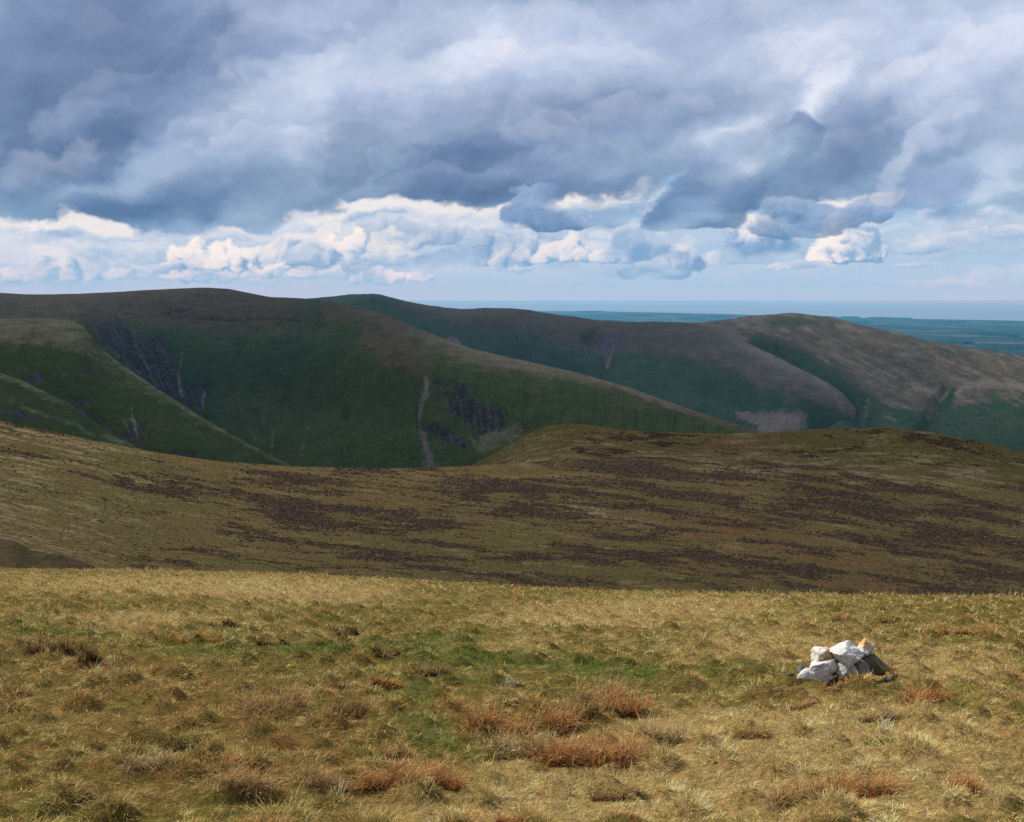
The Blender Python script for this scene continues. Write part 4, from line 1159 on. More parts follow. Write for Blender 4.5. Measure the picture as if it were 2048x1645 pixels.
def moor_plants():
    """Low heather cushions and mat-grass tufts standing on the moor: far too many to count."""
    rg = np.random.default_rng(77)
    def domes(P, rad, hgt, tint, name, label, cat, mat):
        n = len(P)
        a = np.linspace(0, 2 * np.pi, 6)[:-1][None, :] + rg.random((n, 1)) * 6.28
        rr = rad[:, None] * rg.uniform(.7, 1.25, (n, 5))
        ring = np.stack([P[:, None, 0] + np.cos(a) * rr, P[:, None, 1] + np.sin(a) * rr, P[:, None, 2] - .05 + hgt[:, None] * rg.uniform(0, .25, (n, 5))], -1)
        top = np.stack([P[:, 0] + rg.normal(0, .2, n) * rad, P[:, 1] + rg.normal(0, .2, n) * rad, P[:, 2] + hgt], -1)[:, None, :]
        v = np.concatenate([ring, top], 1).reshape(-1, 3)
        k = np.arange(n)[:, None, None] * 6
        f = (k + np.array([[i, (i + 1) % 5, 5] for i in range(5)])[None]).reshape(-1, 3)
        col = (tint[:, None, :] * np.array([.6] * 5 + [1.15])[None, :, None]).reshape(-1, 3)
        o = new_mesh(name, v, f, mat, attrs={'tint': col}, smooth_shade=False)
        tag(o, label, cat, kind='stuff')
    m, t, out = material('moor plants')
    d = t.node('ShaderNodeBsdfDiffuse')
    t.put(d.inputs[0], t.attr('tint', 0))
    t.t.links.new(d.outputs[0], out.inputs[0])
    hP, gP = [], []
    for L, hv in MOORS:
        vis = (L.T > .12) & (L.PX > -150) & (L.PX < 2200) & (L.T < .93)
        idx = np.flatnonzero(vis)
        Z = L.Z + L.lift
        share = len(MOORS)
        for tgt, w, cnt in ((hP, hv ** 1.15 + .014, 66000 if L is MOORS[0][0] else 16000), (gP, (1 - hv) * (.2 + np.clip(fbm(L.PX / 90, L.PY / 9, 4, .6, 801), 0, 1)), 42000 if L is MOORS[0][0] else 12000)):
            p = w.ravel()[idx]
            k = rg.choice(idx, cnt, p=p / p.sum())
            i, j = np.unravel_index(k, L.X.shape)
            fi = np.clip(i + rg.random(cnt) - .5, 0, L.X.shape[0] - 1.01); fj = np.clip(j + rg.random(cnt) - .5, 0, L.X.shape[1] - 1.01)
            tgt.append(np.stack([bilinear(A, fi, fj) for A in (L.X, L.Y, Z)], -1))
    P = np.concatenate(hP); D = P[:, 1]
    s = np.clip(D / 420, .45, 1.6)
    tint = np.array([.064, .043, .029]) * np.exp(rg.normal(0, .35, (len(P), 1))) * (1 + rg.normal(0, .06, (len(P), 3)))
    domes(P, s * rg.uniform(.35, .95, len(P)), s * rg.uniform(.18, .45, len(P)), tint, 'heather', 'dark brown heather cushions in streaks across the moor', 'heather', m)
    P = np.concatenate(gP); D = P[:, 1]
    s = np.clip(D / 420, .4, 1.5)
    pal = np.array([[.145, .100, .045], [.105, .080, .030], [.19, .135, .070], [.09, .056, .027]])
    tint = pal[rg.choice(4, len(P), p=[.36, .3, .2, .14])] * np.exp(rg.normal(0, .25, (len(P), 1)))
    domes(P, s * rg.uniform(.3, .8, len(P)), s * rg.uniform(.12, .32, len(P)), tint, 'mat_grass', 'olive and straw mat-grass tufts between the heather on the moor', 'grass', m)


moor_plants()

# ----------------------------------------------------------------------------- the grassy knoll in front
H0 = EYE[2]


def project(x, y, z):
    vx, vy, vz = x - EYE[0], y - EYE[1], z - EYE[2]
    dep = vy * CP - vz * SP
    return IMG_W / 2 + FOC * vx / dep, IMG_H / 2 - FOC * (vy * SP + vz * CP) / dep


_cb = np.radians(np.linspace(-80, 80, 321))
_cx = np.clip(IMG_W / 2 + np.tan(_cb) * FOC * .985, -880, 2930)
_cx[np.abs(_cb) > R(60)] = np.where(_cb[np.abs(_cb) > R(60)] < 0, -880, 2930)
_crow = resample(CREST, np.arange(-900, 2960, 10.0), 60)[0]
_crow = np.interp(_cx, np.arange(-900, 2960, 10.0), _crow)
_ax, _az = ray(_cx, _crow)
_ct = -_az / np.hypot(_ax, 1)
_bq = np.interp(_cx, [-400, 0, 700, 1300, 2048, 2500], [.0008, .0009, .0011, .0018, .0034, .0034])


def knoll_base(x, y):
    r = np.hypot(x, y); b = np.arctan2(x, y)
    T = np.interp(b, _cb, _ct); q = np.interp(b, _cb, _bq)
    return -(T - 2 * np.sqrt(q * H0)) * r - q * r * r


def knoll(x, y):
    z = knoll_base(x, y)
    r = np.hypot(x, y)
    k = smooth(r, .8, 2.5) * (1 - smooth(r, 45, 90) * .5)
    near = 1 - smooth(r, 14, 40) * .7
    z = z + k * (.075 * fbm(x / 2.3, y / 2.3, 3, .5, 801) + near * .070 * np.abs(fbm(x / .62, y / .62, 3, .5, 805)) + near * .034 * fbm(x / .2, y / .2, 2, .5, 809))
    dd, rho, *_ = tufts(x, y)
    z = z + k * .50 * rho * np.clip(1 - (dd / rho) ** 2, 0, 1)
    return z - .02


CELL = .36


def tufts(x, y):
    """Nearest small hummock: distance from its centre, its radius, offsets, and two random numbers of its own."""
    x = np.asarray(x, float); y = np.asarray(y, float)
    ci, cj = np.floor(x / CELL).astype(int), np.floor(y / CELL).astype(int)
    best = None
    for di in (-1, 0, 1):
        for dj in (-1, 0, 1):
            i, j = ci + di, cj + dj
            cx = (i + .5 + .8 * (_VAL[_h(i, j, 3)] - .5)) * CELL
            cy = (j + .5 + .8 * (_VAL[_h(i, j, 4)] - .5)) * CELL
            rho = .045 + .135 * _VAL[_h(i, j, 5)] ** 1.3
            dx, dy = x - cx, (y - cy)
            d = np.hypot(dx, dy)
            cur = (d / rho, d, rho, dx, dy, _VAL[_h(i, j, 6)], _VAL[_h(i, j, 7)])
            if best is None:
                best = [np.array(c) for c in cur]
            else:
                w = cur[0] < best[0]
                best = [np.where(w, c, b) for c, b in zip(cur, best)]
    return best[1:]


def ground_at(px, py):
    """Point where the sight line meets the smooth knoll."""
    ax, az = ray(px, py)
    h = math.hypot(ax, 1)
    lo, hi = .5, 80.0
    ys = np.linspace(.5, 60, 6000)
    g = H0 + az * ys - knoll_base(ax * ys, ys)
    i = np.argmax(g < 0) if (g < 0).any() else int(np.argmin(g))
    d = ys[i]
    return np.array([ax * d, d, knoll_base(np.array([ax * d]), np.array([d]))[0]]), d


GREEN = [(930, 1320, 150, 45, 1.0), (905, 1278, 70, 12, 1.1), (840, 1405, 60, 60, .8), (760, 1300, 160, 18, .6), (110, 1262, 150, 16, 1.0), (100, 1305, 130, 26, .6), (430, 1305, 130, 16, .8), (590, 1300, 90, 18, .8),
         (1480, 1355, 130, 30, 1.1), (1800, 1350, 50, 26, 1.0), (1880, 1405, 120, 22, .7), (1700, 1240, 180, 22, .5), (1500, 1245, 160, 22, .5), (880, 1205, 160, 14, .6), (650, 1195, 130, 14, .4), (1130, 1350, 120, 30, .7),
         (545, 1460, 45, 30, .8), (420, 1400, 90, 26, .5), (700, 1235, 110, 12, .6), (1380, 1330, 110, 20, .5), (200, 1580, 120, 24, .35), (870, 1480, 60, 60, .5), (1240, 1335, 90, 14, .7), (1950, 1230, 120, 20, .4), (60, 1640, 90, 24, .4)]
STRAWS = [(620, 1190, 160, 16, 1.2), (480, 1172, 220, 14, .8), (200, 1170, 260, 22, .5), (1350, 1215, 240, 20, .7), (1150, 1235, 200, 16, .6), (1500, 1290, 200, 40, .5), (1750, 1440, 160, 40, .9), (1850, 1500, 220, 60, .7), (1500, 1530, 330, 80, .6),
          (1200, 1570, 280, 60, .7), (1900, 1330, 150, 30, .6), (1330, 1470, 130, 40, .6), (300, 1240, 200, 14, .5), (1700, 1300, 250, 18, .3), (1050, 1290, 150, 18, .4), (1450, 1440, 120, 30, .6), (1000, 1620, 300, 30, .7), (1750, 1620, 300, 40, .6)]
BROWNS = [(230, 1420, 330, 70, .46), (150, 1550, 330, 90, .42), (560, 1430, 160, 60, .6), (640, 1500, 150, 60, .5), (120, 1320, 160, 40, .6), (480, 1560, 200, 40, .5), (1000, 1440, 150, 50, .5), (1180, 1460, 150, 60, .4), (1600, 1380, 140, 40, .5), (1560, 1590, 160, 30, .3), (790, 1590, 130, 40, .5), (330, 1360, 130, 30, .5), (60, 1200, 200, 20, .3)]

PALE, STRAWC, OLIVE, GRASS, RUST, DARK = map(np.array, ((.80, .610, .300), (.62, .425, .155), (.285, .225, .054), (.140, .175, .036), (.52, .235, .085), (.105, .066, .034)))


def area_weights(x, y):
    """How much green, straw and brown the turf carries at a point of the knoll."""
    px, py = project(x, y, knoll_base(x, y))
    wob = 38 * fbm(x / 1.1, y / 1.1, 3, .55, 821); wob2 = 14 * fbm(x / 1.1 + 40, y / 1.1, 3, .55, 822)
    def tot(items):
        a = 0
        for cx, cy, rx, ry, am in items:
            a = a + am * np.exp(-(((px + wob - cx) / rx) ** 2 + ((py + wob2 - cy) / ry) ** 2))
        return a
    n1 = fbm(x / .75, y / .75, 4, .55, 831); n2 = fbm(x / .32, y / .32, 3, .5, 835); n3 = fbm(x / 3.1, y / 3.1, 4, .55, 839)
    g = 1.2 * tot(GREEN) * np.clip(.66 + .9 * n1 + .5 * n2, .1, 1.15) + .40 * n3 + .30 * n1
    s = tot(STRAWS) + .36 * n2 - .25 * n3 + .2 * fbm(x / .5 + 9, y / 1.1, 3, .5, 843)
    b = .85 * tot(BROWNS) + .52 * fbm(x / .45 + 30, y / .55, 4, .55, 847) + .2 * n2
    return g, s, b


def knoll_ground():
    bear = np.radians(np.linspace(-62, 62, 1000))
    r = np.exp(np.linspace(math.log(.45), math.log(135), 760))
    X, Y = np.sin(bear)[None] * r[:, None], np.cos(bear)[None] * r[:, None]
    Z = knoll(X, Y)
    g, s, b = area_weights(X, Y)
    m, t, out = material('short moor turf')
    geo = t.node('ShaderNodeNewGeometry')
    p = geo.outputs['Position']
    a = t.noise(p, 9, 5, .65); f = t.noise(p, 55, 4, .7); a2 = t.noise(t.vm('ADD', p, (5, 9, 2)), 3, 5, .6)
    c = t.mix(a, tuple(OLIVE * .45), tuple(OLIVE * .9))
    c = t.mix(t.step(t.m('ADD', t.attr('green'), t.m('SUBTRACT', a, .5)), .25, .8), c, tuple(GRASS * .8))
    c = t.mix(t.step(t.m('ADD', t.attr('straw'), t.m('SUBTRACT', a2, .35)), .1, .7), c, tuple(STRAWC * .75))
    c = t.mix(t.m('MULTIPLY', t.step(t.m('ADD', t.attr('brown'), t.m('SUBTRACT', a, .35)), .15, .8), .6), c, tuple(RUST * .30 + OLIVE * .30 + DARK * .2))
    c = t.vm('SCALE', c, t.lin(t.m('ADD', t.m('MULTIPLY', f, .5), t.m('MULTIPLY', t.noise(p, 22, 3, .6), .5)), .32, .68, .12, 1.05))
    bp = t.node('ShaderNodeBump')
    bp.inputs['Strength'].default_value = .9
    bp.inputs['Distance'].default_value = .03
    t.put(bp.inputs['Height'], t.m('ADD', a, f))
    surface(t, out, c, .95, bp.outputs[0], .02)
    o = new_mesh('ground', np.stack([X, Y, Z], -1).reshape(-1, 3), grid_faces(len(r), len(bear))[:, ::-1], m, attrs={'green': g.ravel(), 'straw': s.ravel(), 'brown': b.ravel()})
    tag(o, 'grassy knoll in the foreground', kind='structure')


def blade_material(name, trans=.25):
    m, t, out = material(name)
    c = t.attr('tint', 0)
    d = t.node('ShaderNodeBsdfDiffuse')
    t.put(d.inputs[0], c)
    l = t.node('ShaderNodeBsdfTranslucent')
    t.put(l.inputs[0], c)
    mx = t.node('ShaderNodeMixShader')
    mx.inputs[0].default_value = trans
    t.t.links.new(d.outputs[0], mx.inputs[1])
    t.t.links.new(l.outputs[0], mx.inputs[2])
    t.t.links.new(mx.outputs[0], out.inputs[0])
    return m


def blades(root, length, width, phi, t1, t2, tint, rg, root_dark=.5):
    """Two-joint blades: root (n,3), heading phi, leans t1 then t2 from upright; tint (n,3)."""
    n = len(root)
    dirh = np.stack([np.sin(phi), np.cos(phi), np.zeros(n)], 1)
    up = np.array([0, 0, 1.0])
    h = (length * .5)[:, None]
    p1 = root + h * (np.sin(t1)[:, None] * dirh + np.cos(t1)[:, None] * up)
    p2 = p1 + h * (np.sin(t2)[:, None] * dirh + np.cos(t2)[:, None] * up)
    a = phi + np.pi / 2 + rg.normal(0, .7, n)
    side = np.stack([np.sin(a), np.cos(a), rg.normal(0, .25, n)], 1) * (width * .5)[:, None]
    v = np.stack([root - side, root + side, p1 - side * .8, p1 + side * .8, p2], 1).reshape(-1, 3)
    k = np.arange(n)[:, None] * 5
    quads = k + np.array([[0, 1, 3, 2]])
    tris = k + np.array([[2, 3, 4]])
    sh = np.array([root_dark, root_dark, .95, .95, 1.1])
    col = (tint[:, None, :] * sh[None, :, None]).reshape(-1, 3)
    return v, quads, tris, col


def turf():
    rg = np.random.default_rng(90)
    N = 1200000
    r = np.exp(rg.uniform(math.log(2.4), math.log(56), N))
    b = rg.uniform(R(-41), R(41), N)
    x, y = np.sin(b) * r, np.cos(b) * r
    z = knoll(x, y)
    g, s, bw = area_weights(x, y)
    dd, rho, dx, dy, ra, rb = tufts(x, y)
    inside = np.clip(1.15 - dd / rho, 0, 1)
    grow = np.clip(.25 + .9 * ra - .35 * np.clip(g, 0, 1), .15, 1.1) * (inside > 0)
    rough = fbm(x / .5, y / .5, 3, .5, 861)
    L = (.020 + .018 * rg.random(N) + .016 * np.clip(rough + .2, 0, 1)) * (1 + .022 * r)
    L = L + inside ** .5 * grow * rho * rg.uniform(.15, .50, N)
    W = np.maximum(.0022, .00042 * r) * rg.uniform(.6, 1.5, N)
    # very small clumps: each shares a length and a leaning of colour
    mc = .042 + .0060 * r
    oct_ = np.exp2(np.round(np.log2(mc)))
    mi, mj = np.floor(x / oct_ + .35 * fbm(x / .1, y / .1, 2, .5, 881)).astype(int), np.floor(y / oct_ + .35 * fbm(x / .1 + 7, y / .1, 2, .5, 883)).astype(int)
    mv = [_VAL[_h(mi, mj, 20 + q)] for q in range(6)]
    L *= .30 + 1.30 * mv[5]
    L = np.where(mv[4] < .13, L * .25, L)
    tall = rg.random(N) < .012
    L = np.where(tall, L * 1.3 + .05 * rg.random(N), L)
    swirl = 3.2 * fbm(x / .55, y / .55, 3, .5, 865) * np.pi
    phi = np.where((rg.random(N) < .75) & (inside > .02), np.arctan2(dx, dy) + rg.normal(0, .5, N), swirl + .9 + rg.normal(0, .8, N))
    t1 = np.where(inside > .02, .25 + .9 * np.clip(dd / rho, 0, 1) + rg.normal(0, .25, N), rg.normal(1.15, .33, N) + .1 * smooth(r, 8, 20))
    t1 = np.clip(t1, .03, 1.50)
    t2 = np.clip(t1 + rg.normal(.42, .38, N), .05, 2.0)
    # colour choice per blade
    q = rg.normal(0, .20, (5, N)) + .62 * (np.stack(mv[:5]) - .5)
    g, s, bw = .80 * g, .75 * s, .85 * bw
    tuft = inside > .05
    score = np.stack([.12 + .70 * s + q[0] - .35 * g + .25 * tuft * (ra - .4), .40 + .50 * s + q[1] - .25 * g + .15 * tuft, .52 + .12 * g + q[2] - .10 * bw,
                      -.02 + .90 * g + q[3] - .25 * s - .25 * tuft, .17 + .48 * bw + .85 * fbm(x / .15, y / .12, 3, .6, 891) + q[4] - .15 * s - .25 * g + tuft * (1.35 * (rb - .43))])
    k = score.argmax(0)
    pal = np.stack([PALE, STRAWC, OLIVE, GRASS, .80 * RUST + .20 * DARK])
    tint = pal[k] * np.exp(rg.normal(0, .22, N))[:, None] * (1 + .35 * (ra - .5) * tuft)[:, None]
    tint = tint * (1 + rg.normal(0, .05, (N, 3)))
    tint *= (1 - .25 * np.clip(bw, 0, 1) * rg.random(N))[:, None]
    tint *= (1 + .30 * fbm(x / .22, y / .22, 3, .5, 871) + .95 * (mv[5] - .5))[:, None]  # short clumps toned darker, standing in for shadow between clumps
    tint *= np.exp(.50 * fbm(x / .09, y / .07, 2, .5, 897) + .30 * fbm(x / .35, y / .25, 3, .55, 899))[:, None]
    tint = np.where(tall[:, None], PALE * .95, tint)
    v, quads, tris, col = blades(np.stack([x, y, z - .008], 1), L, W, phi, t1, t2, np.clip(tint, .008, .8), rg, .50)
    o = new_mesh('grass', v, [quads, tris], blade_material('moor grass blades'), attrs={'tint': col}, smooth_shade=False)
    tag(o, 'short straw and olive moor grass covering the foreground', 'grass', kind='stuff')


TUSS_MAT = [None]
STYLES = {  # share of colours: pale, straw, olive, green, rust, dark brown
    'rust': ((.52, .195, .068), (.56, .27, .105), (.36, .125, .046), (.60, .43, .20)),
    'tan': ((.56, .35, .150), (.44, .22, .090), (.56, .40, .19), (.28, .15, .060)),
    'straw': ((.56, .42, .20), (.48, .34, .15), (.40, .24, .10), (.62, .50, .29)),
    'brown': ((.21, .115, .050), (.28, .16, .070), (.14, .085, .040), (.36, .25, .12)),
    'olive': ((.13, .105, .030), (.17, .12, .045), (.09, .085, .022), (.26, .19, .085)),
    'pale': ((.50, .42, .29), (.40, .32, .21), (.33, .26, .16), (.55, .48, .36))}


def tussock(px, py, w, h, style, seed, label, lean=None):
    rg = np.random.default_rng(seed)
    base, d = ground_at(px, py)
    k = d / FOC / .98
    wid, hgt = w * k * 1.12, h * k * 1.12
    n = int(np.clip(760 * (w * h / 5000) ** .5 * (1.2 if d < 8 else .8), 220, 1400))
    # roots in an uneven ellipse, made of a few crowns
    hgt *= 1.06
    nc = max(4, int(w / 11))
    ccx = ((np.arange(nc) + .5 + rg.uniform(-.45, .45, nc)) / nc - .5) * wid * .92; ccy = rg.normal(0, .13, nc) * wid
    crown = rg.uniform(.45, 1.15, nc)
    c = rg.integers(0, nc, n)
    ang = rg.random(n) * 2 * np.pi; rad = np.sqrt(rg.random(n)) * hgt * .52 * crown[c]
    x = base[0] + ccx[c] + np.sin(ang) * rad; y = base[1] + ccy[c] + np.cos(ang) * rad
    z = knoll(x, y)
    up = np.maximum(hgt * .26, .01) * crown[c] * (1 - np.minimum(rad / (hgt * .60), 1) ** 2)
    z = z - .01 + up
    L = hgt * rg.uniform(.35, 1.10, n) * crown[c] + .02
    W = np.maximum(.0024, .00045 * d) * rg.uniform(.7, 1.4, n)
    phi = ang + rg.normal(0, .6, n)
    lean = rg.normal(95, 45, nc)[c] if lean is None else lean
    phi = np.where(rg.random(n) < .38, np.radians(lean) + rg.normal(0, .5, n), phi)
    t1 = np.clip(.28 + .60 * rad / (hgt * .5) + rg.normal(0, .32, n), 0, 1.45)
    t2 = np.clip(t1 + .62 + rg.normal(0, .50, n), 0, 2.5)
    pal = np.array(STYLES[style])
    tint = pal[rg.choice(4, n, p=[.34, .30, .22, .14])] * np.exp(rg.normal(0, .28, n))[:, None]
    odd = rg.random(n)
    tint = np.where((odd < .12)[:, None], OLIVE * .9, np.where((odd > .90)[:, None], STRAWC, tint))
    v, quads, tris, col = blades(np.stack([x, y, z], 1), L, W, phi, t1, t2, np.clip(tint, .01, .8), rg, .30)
    # thatch at the heart of each crown
    tv, tf, tc = [], [], []
    off = len(v)
    for q in range(nc):
        cxq, cyq = base[0] + ccx[q], base[1] + ccy[q]
        rr = hgt * .40 * crown[q]
        ring = [(0, 0, .26)] + [(rr * f * math.sin(a_), rr * f * math.cos(a_), zz) for f, zz in ((.5, .19), (.9, -.05)) for a_ in np.linspace(0, 2 * np.pi, 9)[:-1]]
        ring = np.array(ring) * np.array([1, 1, hgt * crown[q]])
        ring[:, :2] *= 1 + rg.normal(0, .10, (len(ring), 1))
        P = ring + np.array([cxq, cyq, 0])
        P[:, 2] += knoll(P[:, 0], P[:, 1])
        o = off + len(tv)
        tv += P.tolist()
        for i in range(8):
            j = (i + 1) % 8
            tf += [(o, o + 1 + j, o + 1 + i), (o + 1 + i, o + 1 + j, o + 9 + i), (o + 1 + j, o + 9 + j, o + 9 + i)]
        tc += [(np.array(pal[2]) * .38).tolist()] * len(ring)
    v = np.concatenate([v, np.array(tv)]); col = np.concatenate([col, np.array(tc)]); tris = np.concatenate([tris, np.array(tf)])
    v = v - base
    if TUSS_MAT[0] is None:
        TUSS_MAT[0] = blade_material('tussock blades', .2)
    ob = new_mesh('grass_tussock', v, [quads, tris], TUSS_MAT[0], attrs={'tint': col}, smooth_shade=False)
    ob.location = base
    tag(ob, label, 'grass tussock', 'tussocks scattered over the knoll')


TUSSOCKS = [
    (850, 1568, 135, 58, 'rust', 'largest rust-red tussock with a dark hollow front, low centre of the slope'),
    (752, 1568, 70, 46, 'rust', 'rust-red tussock touching the left end of the largest rust tussock'),
    (655, 1570, 95, 44, 'tan', 'tan tussock two tufts left of the largest rust tussock'),
    (1000, 1462, 110, 42, 'rust', 'broad low rust tussock right of the tall green grass stem'),
    (1080, 1462, 50, 30, 'olive', 'dark olive tussock filling the gap beside the upright rust tuft'),
    (1115, 1456, 46, 56, 'rust', 'narrow upright rust tuft with two straight stalks in it'),
    (1158, 1440, 46, 42, 'brown', 'brown tussock just right of the narrow upright rust tuft'),
    (1128, 1518, 80, 50, 'rust', 'rust tussock with a long straw stalk lying across it'),
    (1220, 1520, 86, 64, 'rust', 'tall glowing rust tussock right of centre, with loose strands on its right'),
    (1245, 1422, 72, 44, 'rust', 'ragged rust tussock behind the pale straw mound, right of centre'),
    (1205, 1392, 90, 42, 'tan', 'tan tussock with a dark underside below the green hollow'),
    (1310, 1482, 92, 46, 'straw', 'pale straw mound with a trailing tail at its right end'),
    (1042, 1500, 120, 46, 'straw', 'golden straw tussock in front of the broad low rust one'),
    (1022, 1370, 40, 18, 'pale', 'small bleached tuft alone in the green hollow'),
    (772, 1376, 52, 22, 'rust', 'small rust tuft at the left of the green hollow'),
    (868, 1350, 72, 24, 'brown', 'low brown tuft just above the tall green stem'),
    (765, 1320, 70, 22, 'brown', 'dark brown tuft above the left end of the green hollow'),
    (690, 1268, 60, 16, 'brown', 'flat brown tuft far up the slope left of the bright green patch'),
    (545, 1296, 62, 17, 'brown', 'flat brown tuft in green turf, second of three along the upper left'),
    (395, 1290, 92, 20, 'rust', 'long flat rust-brown tuft, first of three along the upper left'),
    (542, 1425, 105, 44, 'tan', 'humped tan tussock with a dark shaded face at centre left'),
    (660, 1372, 62, 26, 'brown', 'brown tuft with a leaning stem at centre left'),
    (480, 1580, 120, 46, 'tan', 'wide tan tussock near the bottom left'),
    (300, 1545, 86, 36, 'straw', 'straw tussock left of the wide tan one near the bottom left'),
    (110, 1312, 100, 40, 'brown', 'wide loose brown tussock at the upper left'),
    (178, 1332, 46, 24, 'brown', 'small brown tuft with grey thatch right of the wide loose one'),
    (36, 1385, 52, 28, 'brown', 'dark brown tuft at the left edge'),
    (352, 1500, 46, 36, 'olive', 'dark olive tuft left of the small green patch'),
    (150, 1608, 50, 26, 'brown', 'small dark tuft in the bottom left corner'),
    (1722, 1585, 118, 46, 'rust', 'wide rust tussock at the bottom right, left one of two'),
    (1922, 1585, 80, 40, 'rust', 'rust tussock at the bottom right with a straw stalk falling from it'),
    (1590, 1602, 110, 40, 'tan', 'tan tussock with dark gaps left of the wide bottom-right rust one'),
    (1850, 1402, 78, 36, 'rust', 'bright rust tussock below and right of the white cairn'),
    (1600, 1412, 60, 26, 'tan', 'tan tuft below and left of the white cairn'),
    (1758, 1442, 72, 34, 'straw', 'bleached straw tussock straight below the white cairn'),
    (1540, 1382, 66, 20, 'brown', 'dark brown tuft left of the cairn foot'),
    (1872, 1273, 80, 22, 'rust', 'long rust tuft on the upper right slope, left one of a pair'),
    (1940, 1270, 52, 18, 'rust', 'shorter rust tuft on the upper right slope, right one of a pair'),
    (1960, 1250, 46, 12, 'tan', 'small tan tuft above the upper right pair'),
    (1682, 1242, 42, 16, 'brown', 'small dark tuft above the cairn'),
    (1772, 1244, 32, 12, 'brown', 'tiny brown tuft above and right of the cairn'),
    (1832, 1216, 46, 12, 'tan', 'small tan tuft near the skyline of the knoll at the right'),
    (1998, 1201, 40, 12, 'straw', 'straw tuft standing on the knoll skyline at the right edge'),
    (1752, 1312, 60, 30, 'tan', 'tan and rust tuft behind the top right stone of the cairn'),
    (1716, 1364, 50, 17, 'rust', 'small rust tuft growing against the front of the cairn'),
    (1660, 1374, 60, 15, 'tan', 'low tan tuft at the front left foot of the cairn'),
    (1235, 1588, 90, 24, 'brown', 'flat dark brown tuft low in the frame right of centre'),
    (1030, 1646, 70, 24, 'rust', 'rust tuft cut by the bottom edge'),
    (1500, 1474, 60, 22, 'tan', 'low tan tuft in the pale turf left of and below the cairn'),
    (1765, 1496, 52, 22, 'olive', 'small olive tuft below the bleached straw tussock'),
    (445, 1250, 60, 14, 'brown', 'faint brown tuft near the top left of the knoll'),
    (790, 1508, 60, 30, 'tan', 'tan tuft just above the largest rust tussock'),
    (700, 1440, 70, 32, 'brown', 'brown tuft left of the tall green stem'),
]


